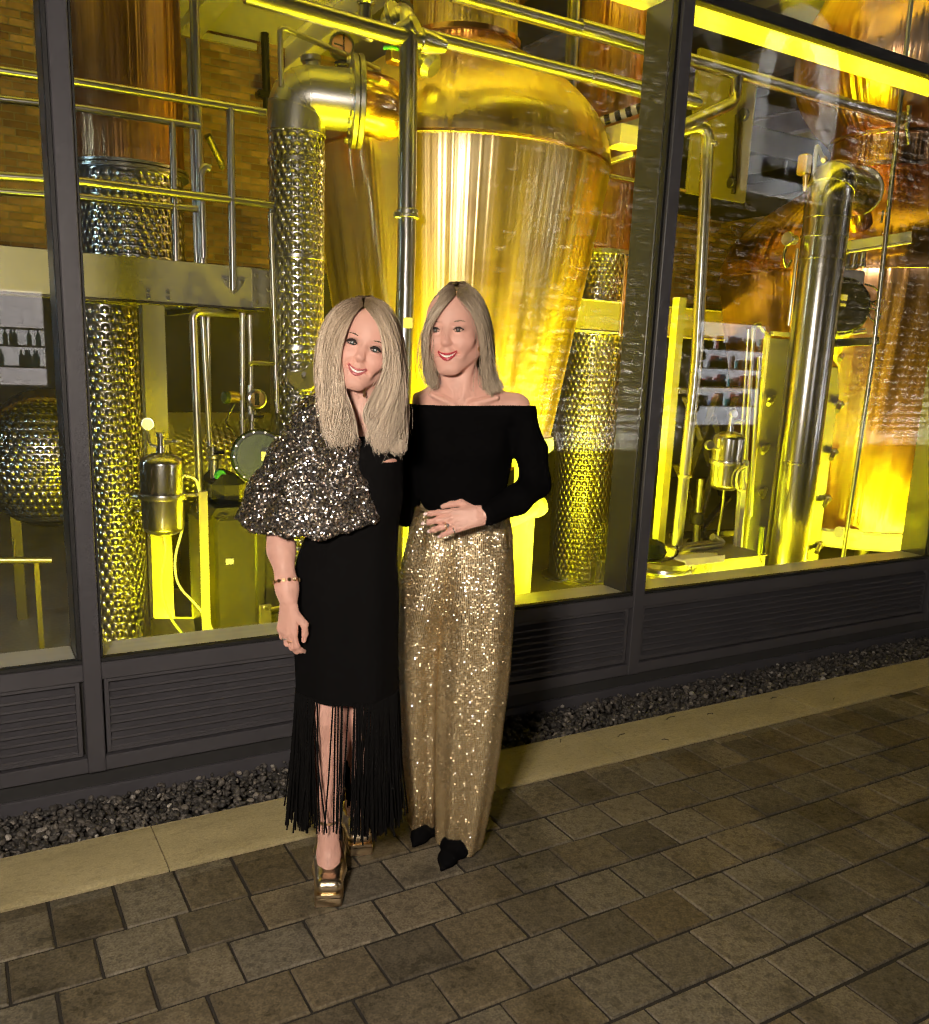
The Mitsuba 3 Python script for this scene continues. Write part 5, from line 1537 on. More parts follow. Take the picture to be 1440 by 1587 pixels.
# ================================================================ the woman in the sequinned jacket
rg = np.random.default_rng(21)
w1 = thing('person', 'woman with long blonde hair in a sequinned jacket and black fringed dress, standing left', 'person')
H1 = np.array((-0.276, 2.315, 1.523))
R1 = rot(yaw=3, pitch=-3, roll=16)
S1 = .97
f1 = Field()
f1.head(H1, R1, S1, head_prims(1.0, 1.0))
nb = np.array((-0.279, 2.360, 1.331))
f1.cone(H1 + R1 @ np.array([0, .030, -.055]) * S1, nb, .050, .056, .03)
f1.cone((-0.358, 2.360, 1.340), (-0.236, 2.380, 1.331), .050, .038, .05)
f1.ell((-0.296, 2.370, 1.269), (.098, .070, .10), .06)
f1.ell((-0.307, 2.315, 1.197), (.055, .05, .055), .04).ell((-0.231, 2.320, 1.200), (.055, .05, .055), .04)
f1.cone((-0.317, 2.315, 1.310), (-0.288, 2.300, 1.323), .010, .010, .02).cone((-0.261, 2.300, 1.324), (-0.216, 2.320, 1.321), .010, .010, .02)
head1 = surface(f1, np.array((-0.357, 2.200, 1.234)) - [0, 0, 0], np.array((-0.187, 2.500, 1.675)) + [.03, .0, .02], .0024)
# forearm and hand
a1 = Field()
el, wr = np.array((-0.504, 2.330, 1.074)), np.array((-0.462, 2.250, 0.864))
a1.cone((-0.395, 2.380, 1.295), el, .042, .040, .03)
a1.chain([el, el * .6 + wr * .4 + [-.004, 0, 0], el * .15 + wr * .85, wr], [.036, .0320, .0255, .0238], .03)
Rh = axes_from((-.05, -.10, -1), (-.42, -.90, .05)) @ np.diag([-1, 1, 1])
nl1, jt1 = place_hand(a1, wr + [0, 0, -.018], Rh, .90, [(.35, .55, .35), (.40, .6, .4), (.45, .65, .4), (.5, .7, .4)], .045, (-.1, -.3), True)
arm1 = surface(a1, np.array((-0.539, 2.120, 0.648)), np.array((-0.406, 2.450, 1.057)), .0026)
arm1b = surface(a1, np.array((-0.555, 2.200, 0.942)), np.array((-0.379, 2.500, 1.377)), .006)
# legs
g1 = Field()
for kn, an, hl, bl, toe in (((-0.373, 2.335, 0.503), (-0.367, 2.345, 0.180), (-0.365, 2.375, 0.086), (-0.347, 2.235, 0.054), (-0.341, 2.190, 0.031)), ((-0.282, 2.400, 0.499), (-0.313, 2.585, 0.101), (-0.330, 2.640, 0.013), (-0.296, 2.500, 0.042), (-0.289, 2.460, 0.035))):
    kn, an, hl, bl, toe = (np.array(q) for q in (kn, an, hl, bl, toe))
    hip = kn + [.01, .03, .40]
    g1.cone(hip, kn, .068, .052, .03)
    calf = kn * .68 + an * .32 + [0, .018, 0]
    g1.chain([kn, calf, kn * .25 + an * .75, an], [.052, .054, .038, .0315], .03)
    g1.cone(an, hl, .031, .030, .02)
    g1.chain([an, an * .4 + bl * .6, bl * .8 + an * .2], [.031, .031, .029], .02)
    g1.cone(bl * .85 + an * .15 + [-.014, 0, -.012], bl * .85 + an * .15 + [.014, 0, -.012], .022, .022, .02)
legs1 = surface(g1, np.array([-0.487, 2.10, .06]), np.array([-0.164, 2.72, .62]), .0045)
tor1 = surface(Field().ell((-0.299, 2.390, 1.179), (.11, .070, .16), .05).cone((-0.307, 2.390, 1.072), (-0.313, 2.390, 0.888), .070, .082, .06).cone((-0.340, 2.390, 0.849), (-0.366, 2.360, 0.551), .075, .05, .05).cone((-0.269, 2.400, 0.849), (-0.280, 2.410, 0.535), .075, .05, .05), np.array([-0.432, 2.2, .50]), np.array([-0.136, 2.56, 1.36]), .012)
Hc = lambda p: H1 + R1 @ (np.array(p) * S1)
body_part(w1, [head1, arm1, arm1b, legs1, tor1], [(Hc((-.040, -.06, -.03)), .024, .35), (Hc((.040, -.06, -.03)), .024, .35), (Hc((0, -.1, -.03)), .012, .3)] + [(j[1], .010, .3) for j in jt1], [(Hc((sd * .0315, -.082, .0055)), (.017, .02, .0084), .88, (.115, .075, .065)) for sd in (-1, 1)])
face_parts(w1, H1, R1, S1, 'lip_rose', 1.0, 'iris_grey', 'brow_dark', .0030)
for m in nail_mesh(nl1):
    part(w1, 'nail', to_world(m), 'nail', smooth=True)
# hair
GL = [[(-0.279, 2.275, 1.626), (-0.301, 2.235, 1.595), (-0.321, 2.225, 1.558), (-0.332, 2.225, 1.511), (-0.328, 2.230, 1.449), (-0.317, 2.225, 1.394), (-0.309, 2.200, 1.332), (-0.304, 2.190, 1.285)],
      [(-0.284, 2.300, 1.636), (-0.318, 2.250, 1.610), (-0.345, 2.235, 1.565), (-0.354, 2.235, 1.503), (-0.348, 2.230, 1.425), (-0.336, 2.215, 1.362), (-0.322, 2.190, 1.309), (-0.313, 2.185, 1.282)],
      [(-0.291, 2.340, 1.647), (-0.338, 2.310, 1.625), (-0.371, 2.295, 1.574), (-0.382, 2.285, 1.502), (-0.373, 2.265, 1.423), (-0.352, 2.235, 1.352), (-0.334, 2.205, 1.307), (-0.321, 2.195, 1.284)],
      [(-0.297, 2.390, 1.651), (-0.349, 2.400, 1.637), (-0.391, 2.410, 1.586), (-0.405, 2.400, 1.502), (-0.392, 2.375, 1.419), (-0.369, 2.330, 1.354), (-0.348, 2.290, 1.308), (-0.334, 2.270, 1.280)]]
GR = [[(-0.275, 2.275, 1.626), (-0.249, 2.240, 1.600), (-0.225, 2.230, 1.562), (-0.211, 2.225, 1.508), (-0.215, 2.230, 1.446), (-0.233, 2.215, 1.390), (-0.242, 2.195, 1.348), (-0.221, 2.180, 1.290)],
      [(-0.276, 2.300, 1.637), (-0.235, 2.255, 1.614), (-0.207, 2.240, 1.563), (-0.194, 2.235, 1.501), (-0.191, 2.230, 1.431), (-0.198, 2.205, 1.360), (-0.205, 2.185, 1.306), (-0.192, 2.180, 1.265)],
      [(-0.279, 2.340, 1.647), (-0.231, 2.310, 1.628), (-0.199, 2.295, 1.573), (-0.185, 2.285, 1.502), (-0.182, 2.265, 1.430), (-0.183, 2.235, 1.359), (-0.189, 2.205, 1.305), (-0.190, 2.195, 1.264)],
      [(-0.285, 2.390, 1.652), (-0.240, 2.400, 1.641), (-0.208, 2.410, 1.594), (-0.191, 2.400, 1.511), (-0.189, 2.375, 1.427), (-0.189, 2.330, 1.362), (-0.193, 2.290, 1.314), (-0.195, 2.270, 1.266)]]
bk0, bk1 = np.array([(-0.298, 2.400, 1.652), (-0.325, 2.450, 1.648), (-0.360, 2.480, 1.591), (-0.378, 2.485, 1.504), (-0.386, 2.470, 1.416), (-0.386, 2.450, 1.347), (-0.387, 2.440, 1.295), (-0.382, 2.430, 1.260)]), np.array([(-0.278, 2.400, 1.653), (-0.263, 2.450, 1.650), (-0.233, 2.480, 1.596), (-0.221, 2.485, 1.510), (-0.215, 2.470, 1.423), (-0.208, 2.450, 1.354), (-0.202, 2.440, 1.302), (-0.204, 2.430, 1.267)])
bk = [bk0 * (1 - q / 4) + bk1 * q / 4 for q in range(5)]
cap = surface(Field().head(H1, R1, S1, [('e', (0, .030, .034), (.0765, .090, .083), .02), ('e', (0, .060, -.03), (.070, .055, .085), .03)]), H1 - [.13, .12, .16], H1 + [.13, .2, .16], .006,
              [lambda X, Y, Z: -((X - H1[0]) * R1[0, 1] + (Y - H1[1]) * R1[1, 1] + (Z - H1[2]) * R1[2, 1]) - (.022 + .55 * np.maximum(0, (X - H1[0]) * R1[0, 2] + (Y - H1[1]) * R1[1, 2] + (Z - H1[2]) * R1[2, 2]))])
hm = part(w1, 'hair', to_world(cap), 'hair_mass', smooth=True)
for nm, gd, n in (('left_lock', GL, 4200), ('right_lock', GR, 4200), ('back_lock', bk, 1800)):
    v, f, c, tt = strands(gd, n, .00060, rg, .0042, 16, .017)
    v2_, f2_, c2_, t2_ = strands(gd, 150, .00042, rg, .0105, 16, .018)
    v, f, c, tt = np.vstack([v, v2_]), np.vstack([f, f2_ + len(v)]), np.r_[c, c2_], np.r_[tt, t2_]
    part(hm, 'hair_strands', to_world((v, f)), 'hair', smooth=True, kind='stuff', color=hair_colour(c, tt, (.13, .088, .055), (.34, .255, .17), (.62, .51, .385), (.60, .52, .42)))
# earring, bracelet, rings
er = np.array((-0.273, 2.275, 1.423))
part(w1, 'earring', to_world(merge([lathe([(.004, -.0015), (.0065, -.001), (.0065, .001), (.004, .0015)], er, (-.2, -1, 0), 14), disc(er + [.001, 0, -.010], (-.2, -1, 0), .0042, .003, 10), lathe([(.0, -.004), (.0036, -.003), (.0036, .003), (0, .004)], er + [.0015, 0, -.018], n=10)])), 'gold')
br = wr * .80 + el * .20 + np.array([0, 0, .004])
ax_ = unit(wr - el)
links = []
for q in range(16):
    b_, c_, d_ = frame_of(ax_)
    a = q * 2 * PI / 16
    links.append(disc(br + .034 * (math.cos(a) * b_ + math.sin(a) * c_), math.cos(a) * b_ + math.sin(a) * c_, .0052, .003, 8))
part(w1, 'bracelet', to_world(merge(links)), 'gold')
j = jt1[2]
part(w1, 'ring', to_world(lathe([(.0082, -.0018), (.0100, -.0014), (.0100, .0014), (.0082, .0018)], j[0] * .55 + j[1] * .45, j[1] - j[0], 20)), 'silver')
j = jt1[1]
part(w1, 'ring', to_world(lathe([(.0084, -.0014), (.0100, -.001), (.0100, .001), (.0084, .0014)], j[0] * .55 + j[1] * .45, j[1] - j[0], 20)), 'gold')
# dress with fringe
DS = [(-0.373, -0.197, 1.300, 2.375, .084), (-0.379, -0.177, 1.231, 2.375, .108), (-0.387, -0.175, 1.147, 2.375, .105), (-0.431, -0.187, 1.039, 2.38, .100),
      (-0.465, -0.186, 0.929, 2.38, .118), (-0.469, -0.178, 0.818, 2.38, .128), (-0.463, -0.176, 0.689, 2.37, .122), (-0.458, -0.174, 0.573, 2.36, .118)]
dm, dv = loft([((a + b) / 2, D, z, (b - a) / 2, h) for a, b, z, D, h in DS], 72, 70, 2.2, lambda a, h: .004 * np.sin(a * 3 + h * 5) * h + .003 * np.sin(a * 7 + 2) * h)
part(w1, 'dress', to_world(dm), 'dress_black', smooth=True)
FR = []
rim = dv[-1]
for q in range(640):
    a = rg.random()
    i = a * len(rim)
    p = rim[int(i) % len(rim)] * (1 - i % 1) + rim[(int(i) + 1) % len(rim)] * (i % 1)
    if p[1] < 2.30 and abs(p[0] - -0.339) < .062 and rg.random() < .80:
        continue
    L_ = .355 + .055 * rg.random() if p[1] < 2.36 else .36 + .07 * rg.random()
    sway = np.array([rg.normal(0, .010), rg.normal(0, .012), 0])
    FR.append(tube([p + [0, 0, .01], p + [0, 0, -.06] + sway * .2, p + [0, 0, -L_ * .55] + sway * .6, p + [0, 0, -L_] + sway * 1.3], [.0023, .0023, .0024, .0025], 5))
part(w1, 'dress_fringe', to_world(merge(FR)), 'fringe_black', kind='stuff')
# jacket
jf = Field()
sh = np.array((-0.404, 2.370, 1.337))
jf.chain([(-0.375, 2.380, 1.372), sh, (-0.469, 2.355, 1.226), (-0.520, 2.340, 1.124), (-0.553, 2.330, 1.033), (-0.588, 2.325, 0.920)], [.045, .060, .062, .066, .070, .078], .025)
jf.chain([(-0.389, 2.340, 1.319), (-0.437, 2.305, 1.185), (-0.467, 2.285, 1.057), (-0.497, 2.280, 0.925)], [.05, .055, .060, .066], .03)
jf.ell((-0.334, 2.345, 1.270), (.070, .110, .09), .04).ell((-0.339, 2.335, 1.150), (.085, .118, .10), .04)
jf.chain([(-0.400, 2.310, 1.134), (-0.386, 2.295, 0.926)], [.072, .092], .03).chain([(-0.315, 2.315, 1.137), (-0.266, 2.310, 0.928)], [.068, .085], .03)
jf.ell((-0.323, 2.430, 1.263), (.12, .06, .10), .05).ell((-0.323, 2.440, 1.117), (.12, .06, .10), .05).cone((-0.364, 2.400, 1.364), (-0.226, 2.420, 1.365), .045, .045, .03)
p0, p1, p2 = np.array((-0.330, 2.250, 1.360)), np.array((-0.251, 2.250, 1.246)), np.array((-0.225, 2.250, 1.074))
hl, hm_, hr = np.array((-0.611, 2.300, 1.064)), np.array((-0.501, 2.300, 1.041)), np.array((-0.233, 2.300, 1.080))


def open_front(X, Y, Z):
    e = np.interp(Z, [p2[2] - .1, p2[2], p1[2], p0[2], p0[2] + .1], [p2[0] + .004, p2[0], p1[0], p0[0], p0[0] - .05])
    return np.where(Y < 2.385, X - e, X - .0 - (p2[0] + .03)) + 0 * Z


def hem(X, Y, Z):
    z = np.interp(X, [hl[0], hl[0] + .04, hm_[0], hr[0] - .12, hr[0]], [hl[2], hl[2] - .022, hm_[2], hm_[2] - .004, hr[2]]) + .0018 * np.sin(X * 70) + .0012 * np.sin(X * 41 + 1)
    return z - Z + 0 * Y


def throat(X, Y, Z):
    return .052 - np.sqrt((X - nb[0]) ** 2 + (Y - nb[1] + .01) ** 2) + 0 * Z


jm = surface(jf, np.array([-0.647, 2.14, 0.989]), np.array([-0.171, 2.56, 1.428]), .0055, [open_front, hem, throat])
vn = jm.vertex_normals
jm.vertices = jm.vertices + vn * ((meshkit.fbm(jm.vertices * [26, 26, 11], 3) - .5) * .020)[:, None]
jk = part(w1, 'jacket', to_world(jm), 'jacket_cloth', smooth=True)
pts, fi = trimesh.sample.sample_surface(jm, 34000, seed=5)
nr = jm.face_normals[fi]
keep = (nr[:, 2] > -.8) & (nr[:, 1] < .5)
pts, nr = pts[keep], nr[keep]
v, f, sd = sequins(pts, nr, .0029, .38, rg)
pal = np.array([(.88, .86, .84), (.92, .80, .62), (.30, .24, .18), (.10, .085, .075), (.06, .055, .05), (.74, .60, .50), (.45, .36, .28)])
cc = pal[rg.choice(7, len(pts), p=[.34, .20, .10, .10, .06, .13, .07])]
part(jk, 'sequins', to_world((v, f)), 'sequin', smooth=False, kind='stuff', color=np.repeat(cc, sd, 0))
# platform shoes
def platform_shoe(t, bl, hl, toe, z0=0.0):
    """Square toed platform with cap, sole, block heel and ankle strap, pointing along heel to toe."""
    bl, hl, toe = (np.array(q, float) for q in (bl, hl, toe))
    d = unit((toe - hl) * [1, 1, 0])
    s = np.array([-d[1], d[0], 0])
    tp = toe * [1, 1, 0] + d * .022

    def pl(pts, za, zb, b):
        pg = Polygon([(tp + d * y + s * x)[:2] for x, y in pts]).buffer(b, 5).buffer(-.0)
        m = trimesh.creation.extrude_polygon(pg, zb - za)
        m.apply_translation([0, 0, za])
        return m
    out = [(-.030, -.004), (.030, -.004), (.034, -.05), (.030, -.10), (.024, -.15), (-.024, -.15), (-.030, -.10), (-.034, -.05)]
    sh = part(t, 'shoe', to_world(merge([pl(out, z0 + .002, z0 + .026, .008), pl(out, z0 + .0275, z0 + .036, .006)])), 'gold_leather', smooth=35)
    cf = Field()
    zt = z0 + .056
    c = tp - d * .032
    cf.cone(c + d * .008 + s * .017 + [0, 0, zt - .004], c + d * .008 - s * .017 + [0, 0, zt - .004], .0225, .0225, .03)
    cf.cone(c - d * .03 + s * .014 + [0, 0, zt + .004], c - d * .03 - s * .014 + [0, 0, zt + .004], .027, .027, .03)
    cf.cone(c - d * .054 + s * .012 + [0, 0, zt + .006], c - d * .054 - s * .012 + [0, 0, zt + .006], .029, .029, .03)
    for sg in (-1, 1):
        cf.chain([c - d * .06 + s * sg * .036 + [0, 0, zt + .004], c - d * .12 + s * sg * .034 + [0, 0, zt + .03], hl * [1, 1, 0] + s * sg * .028 + [0, 0, z0 + .125]], [.012, .010, .012], .02)
    top = lambda X, Y, Z: Z - (zt + .030 + 0 * X)
    bot = lambda X, Y, Z: (z0 + .036) - Z + 0 * X
    lo, hi = np.minimum(tp, hl) - [.08, .08, 0], np.maximum(tp, hl) + [.08, .08, 0]
    lo[2], hi[2] = z0 + .03, z0 + .17
    part(sh, 'toe_cap', to_world(surface(cf, lo, hi, .003, [bot])), 'gold_leather', smooth=True)
    hp = hl * [1, 1, 0]
    part(sh, 'heel', to_world(trimesh.convex.convex_hull(np.array([hp + d * a * k + s * b * k + [0, 0, z] for z, k in ((z0 + .001, .026), (z0 + .12, .032)) for a, b in ((1, 1), (1, -1), (-1, .7), (-1, -.7))]))), 'gold_leather')
    return sh


fa, fb = np.array((-0.365, 2.335, 0.186)), np.array((-0.313, 2.585, 0.101))
s1 = platform_shoe(w1, (-0.347, 2.235, 0.054), (-0.365, 2.375, 0.086), (-0.343, 2.205, 0.012))
part(s1, 'ankle_strap', to_world(lathe([(.0325, -.005), (.035, -.004), (.035, .004), (.0325, .005)], fa + [0, 0, .002], (.05, -.15, 1), 32)), 'gold_leather')
s2_ = platform_shoe(w1, (-0.296, 2.500, 0.042), (-0.330, 2.640, 0.013), (-0.288, 2.470, 0.018))
part(s2_, 'ankle_strap', to_world(lathe([(.0325, -.005), (.035, -.004), (.035, .004), (.0325, .005)], fb + [0, 0, .002], (.05, -.15, 1), 32)), 'gold_leather')

# ================================================================ the woman in the velvet top
rg = np.random.default_rng(33)
w2 = thing('person', 'woman with shoulder length hair in a black off shoulder top and gold sequin trousers', 'person')
H2 = np.array((-0.055, 2.490, 1.579))
R2 = rot(yaw=-11, pitch=0, roll=-3)
S2_ = 1.03
f2 = Field()
f2.head(H2, R2, S2_, head_prims(.8, 1.13))
nb2 = np.array((-0.025, 2.520, 1.408))
f2.cone(H2 + R2 @ np.array([0, .030, -.055]) * S2_, nb2, .052, .056, .03)
shL, shR = np.array((-0.145, 2.530, 1.365)), np.array((0.127, 2.505, 1.377))
f2.cone(shL, shL * .5 + nb2 * .5 + [0, 0, -.014], .043, .045, .04).cone(shR, shR * .5 + nb2 * .5 + [0, 0, -.014], .043, .045, .04)
f2.cone(nb2 + [-.05, .01, -.02], nb2 + [.05, .01, -.02], .05, .05, .05)
f2.ell((-0.009, 2.520, 1.267), (.135, .078, .12), .06)
for a, b in (((-0.110, 2.460, 1.407), (-0.045, 2.452, 1.382)), ((0.071, 2.455, 1.407), (0.001, 2.452, 1.383))):
    f2.cone(a, b, .0075, .0085, .015)
for sg, px in ((-1, 696), (1, 728)):
    f2.cone(H2 + R2 @ np.array([sg * .048, .0, -.075]) * S2_, np.array((-0.031, 2.462, 1.392)) + [sg * .007, 0, 0], .008, .0065, .014)
head2 = surface(f2, np.array((-0.164, 2.360, 1.275)) + [0, 0, 0], np.array((0.165, 2.680, 1.747)) + [.0, 0, 0], .0026)
# the hand on the hip
a2 = Field()
el2_, wr2 = np.array((0.140, 2.412, 1.131)), np.array((0.051, 2.335, 1.099))
a2.cone(el2_, wr2, .024, .0245, .03)
Rh2 = axes_from((-.94, -.10, -.20), (.06, -.93, .30))
nl2, jt2 = place_hand(a2, wr2 + Rh2[:, 1] * .012, Rh2, .92, [(.12, .35, .22), (.16, .40, .25), (.20, .42, .28), (.22, .40, .25)], .10, (.10, -.05), False)
hand2 = surface(a2, np.array((-0.107, 2.200, 1.012)), np.array((0.103, 2.500, 1.159)), .0024)
arm2 = surface(Field().chain([(0.094, 2.510, 1.336), (0.138, 2.505, 1.329), (0.186, 2.485, 1.178), el2_, el2_ * .5 + wr2 * .5], [.030, .028, .024, .024, .023], .02).chain([(-0.126, 2.535, 1.334), (-0.148, 2.535, 1.324), (-0.169, 2.560, 1.200), (-0.178, 2.580, 1.054), (-0.238, 2.600, 1.077), (-0.310, 2.560, 1.119)], [.030, .028, .024, .019, .018, .016], .02), np.array([-0.331, 2.30, 0.987]), np.array([0.244, 2.68, 1.411]), .009)
# feet
g2 = Field()
FT = (((0.028, 2.560, 0.024), (0.043, 2.600, -0.045), (0.009, 2.470, 0.009), (-0.013, 2.425, -0.000)), ((-0.076, 2.660, 0.032), (-0.050, 2.700, -0.032), (-0.081, 2.595, 0.015), (-0.104, 2.550, 0.021)))
for an, hl_, bl, toe in FT:
    an, hl_, bl, toe = (np.array(q) for q in (an, hl_, bl, toe))
    g2.chain([an + [0, .01, .3], an + [0, 0, .06], an], [.05, .036, .031], .03)
    g2.cone(an, hl_, .030, .028, .02)
    g2.chain([an, an * .45 + bl * .55 + [0, 0, .012], bl, toe], [.030, .030, .028, .018], .02)
feet2 = surface(g2, np.array([-0.207, 2.33, .0]), np.array([0.155, 2.8, .40]), .004)
tor2 = surface(Field().ell((-0.010, 2.530, 1.210), (.12, .08, .16), .05).cone((-0.011, 2.530, 1.135), (-0.016, 2.540, 0.961), .070, .075, .04).cone((0.042, 2.530, 0.946), (0.049, 2.570, 0.114), .065, .04, .03).cone((-0.100, 2.550, 0.936), (-0.079, 2.660, 0.107), .065, .04, .03), np.array([-0.205, 2.36, .30]), np.array([0.154, 2.74, 1.33]), .012)
Hd = lambda p: H2 + R2 @ (np.array(p) * S2_)
body_part(w2, [head2, hand2, arm2, feet2, tor2], [(Hd((-.040, -.06, -.03)), .024, .4), (Hd((.040, -.06, -.03)), .024, .4), (Hd((0, -.1, -.03)), .012, .35)] + [(j[1], .010, .3) for j in jt2], [(Hd((sd * .0315, -.082, .0055)), (.016, .02, .0068), .45, (.30, .19, .15)) for sd in (-1, 1)])
face_parts(w2, H2, R2, S2_, 'lip_red', .9, 'iris_brown', 'brow_soft', .0019)
for m in nail_mesh(nl2):
    part(w2, 'nail', to_world(m), 'nail', smooth=True)
GL = [[(-0.052, 2.420, 1.673), (-0.074, 2.388, 1.647), (-0.103, 2.392, 1.613), (-0.123, 2.395, 1.575), (-0.122, 2.400, 1.533), (-0.119, 2.410, 1.497), (-0.112, 2.425, 1.454), (-0.102, 2.435, 1.422)],
      [(-0.057, 2.460, 1.691), (-0.090, 2.430, 1.669), (-0.113, 2.420, 1.624), (-0.125, 2.420, 1.574), (-0.127, 2.430, 1.530), (-0.120, 2.430, 1.488), (-0.112, 2.440, 1.449), (-0.103, 2.445, 1.423)],
      [(-0.060, 2.510, 1.703), (-0.094, 2.500, 1.687), (-0.121, 2.500, 1.635), (-0.130, 2.500, 1.575), (-0.129, 2.490, 1.522), (-0.122, 2.480, 1.483), (-0.114, 2.470, 1.453), (-0.106, 2.470, 1.431)]]
GR = [[(-0.048, 2.420, 1.673), (-0.028, 2.383, 1.648), (0.000, 2.385, 1.615), (0.021, 2.400, 1.566), (0.032, 2.415, 1.514), (0.038, 2.430, 1.469), (0.041, 2.435, 1.434), (0.048, 2.440, 1.412)],
      [(-0.044, 2.460, 1.691), (-0.007, 2.420, 1.670), (0.020, 2.410, 1.621), (0.033, 2.415, 1.562), (0.040, 2.425, 1.506), (0.045, 2.430, 1.464), (0.055, 2.435, 1.438), (0.070, 2.445, 1.420)],
      [(-0.044, 2.510, 1.703), (-0.001, 2.500, 1.691), (0.031, 2.500, 1.641), (0.047, 2.500, 1.573), (0.051, 2.490, 1.512), (0.056, 2.480, 1.469), (0.068, 2.480, 1.448), (0.087, 2.485, 1.437)],
      [(-0.045, 2.560, 1.709), (-0.001, 2.580, 1.699), (0.034, 2.600, 1.645), (0.049, 2.600, 1.576), (0.053, 2.580, 1.513), (0.053, 2.550, 1.459), (0.061, 2.530, 1.434), (0.076, 2.520, 1.423)]]
bk0, bk1 = np.array([(-0.063, 2.560, 1.709), (-0.086, 2.620, 1.704), (-0.113, 2.655, 1.635), (-0.124, 2.655, 1.552), (-0.120, 2.630, 1.487), (-0.115, 2.610, 1.451), (-0.106, 2.600, 1.428)]), np.array([(-0.041, 2.560, 1.709), (-0.012, 2.620, 1.707), (0.022, 2.655, 1.640), (0.035, 2.655, 1.558), (0.038, 2.630, 1.494), (0.043, 2.610, 1.457), (0.044, 2.600, 1.434)])
bk = [bk0 * (1 - q / 4) + bk1 * q / 4 for q in range(5)]

cap = surface(Field().head(H2, R2, S2_, [('e', (0, .030, .034), (.0765, .090, .083), .02), ('e', (.0, .060, -.03), (.068, .055, .075), .03)]), H2 - [.13, .13, .16], H2 + [.13, .2, .16], .006,
              [lambda X, Y, Z: -((X - H2[0]) * R2[0, 1] + (Y - H2[1]) * R2[1, 1] + (Z - H2[2]) * R2[2, 1]) - (.022 + .55 * np.maximum(0, (X - H2[0]) * R2[0, 2] + (Y - H2[1]) * R2[1, 2] + (Z - H2[2]) * R2[2, 2]))])
hm = part(w2, 'hair', to_world(cap), 'hair_mass', smooth=True)
for gd, n in ((GL, 1700), (GR, 4000), (bk, 1800)):
    v, f, c, tt = strands(gd, n, .00058, rg, .0035, 13, .004)
    v2_, f2_, c2_, t2_ = strands(gd, 130, .00042, rg, .0085, 13, .010)
    v, f, c, tt = np.vstack([v, v2_]), np.vstack([f, f2_ + len(v)]), np.r_[c, c2_], np.r_[tt, t2_]
    part(hm, 'hair_strands', to_world((v, f)), 'hair', smooth=True, kind='stuff', color=hair_colour(c, tt, (.11, .078, .05), (.31, .24, .165), (.54, .45, .34), (.42, .345, .26)))
er = np.array((0.023, 2.440, 1.535))
part(w2, 'earring', to_world(merge([lathe([(.006, -.003), (.010, -.002), (.010, .002), (.006, .003)], er, (.5, -1, 0), 16), disc(er + [0, 0, -.010], (.3, -1, 0), .006, .004, 12)])), 'gold')
for q, fr_, mt_ in ((2, .5, 'silver'), (3, .42, 'silver'), (2, .62, 'gold')):
    j = jt2[q]
    part(w2, 'ring', to_world(lathe([(.0082, -.0018), (.0102, -.0014), (.0102, .0014), (.0082, .0018)], j[0] * (1 - fr_) + j[1] * fr_, j[1] - j[0], 20)), mt_)
j = jt2[2]
part(w2, 'ring_stone', to_world(lathe([(0, 0), (.004, .001), (.0045, .003), (.003, .005), (0, .0055)], (j[0] + j[1]) * .5 + Rh2[:, 2] * .0085, Rh2[:, 2], 8)), 'silver', smooth=False)
# velvet top
tf = Field()
tf.cone((-0.145, 2.530, 1.359), (0.133, 2.515, 1.371), .050, .050, .03).cone((-0.110, 2.485, 1.356), (0.085, 2.475, 1.364), .045, .045, .04)
tf.ell((-0.009, 2.530, 1.266), (.140, .098, .150), .04).ell((-0.015, 2.530, 1.126), (.124, .092, .09), .05).ell((-0.017, 2.530, 1.191), (.122, .092, .09), .04)
tf.ell((-0.066, 2.465, 1.261), (.055, .05, .055), .04).ell((0.038, 2.460, 1.265), (.055, .05, .055), .04)
tf.chain([(0.137, 2.505, 1.358), (0.178, 2.500, 1.258), (0.193, 2.485, 1.172)], [.046, .043, .041], .02)
tf.chain([(0.193, 2.485, 1.169), (0.137, 2.410, 1.132), (0.060, 2.340, 1.101)], [.042, .039, .031], .022)
tf.chain([(-0.145, 2.535, 1.345), (-0.169, 2.560, 1.200), (-0.178, 2.580, 1.054)], [.045, .041, .037], .02)
tf.chain([(-0.178, 2.580, 1.054), (-0.238, 2.600, 1.077), (-0.310, 2.560, 1.119)], [.037, .034, .030], .02)
n0, n1, n2, n3 = np.array((-0.191, 2.460, 1.377)), np.array((-0.115, 2.460, 1.378)), np.array((0.028, 2.460, 1.382)), np.array((0.172, 2.460, 1.385))


def neckline(X, Y, Z):
    return Z - np.interp(X, [n0[0], n1[0], n2[0], n3[0]], [n0[2] + .002, n1[2], n2[2], n3[2] + .004]) + .05 * (Y - 2.46)


wz = np.array((-0.041, 2.430, 1.077))[2]
tm = surface(tf, np.array([-0.340, 2.26, wz - .07]), np.array([0.244, 2.70, n3[2] + .03]), .0055,
             [neckline, lambda X, Y, Z: np.where((X > -0.154) & (X < 0.128) & (Y > 2.42), wz - Z, -1.0) + 0 * X])
tm.vertices = tm.vertices + tm.vertex_normals * ((meshkit.fbm(tm.vertices * [18, 18, 40], 3) - .5) * .004)[:, None]
part(w2, 'velvet_top', to_world(tm), 'velvet', smooth=True)
# gold sequin trousers: two legs

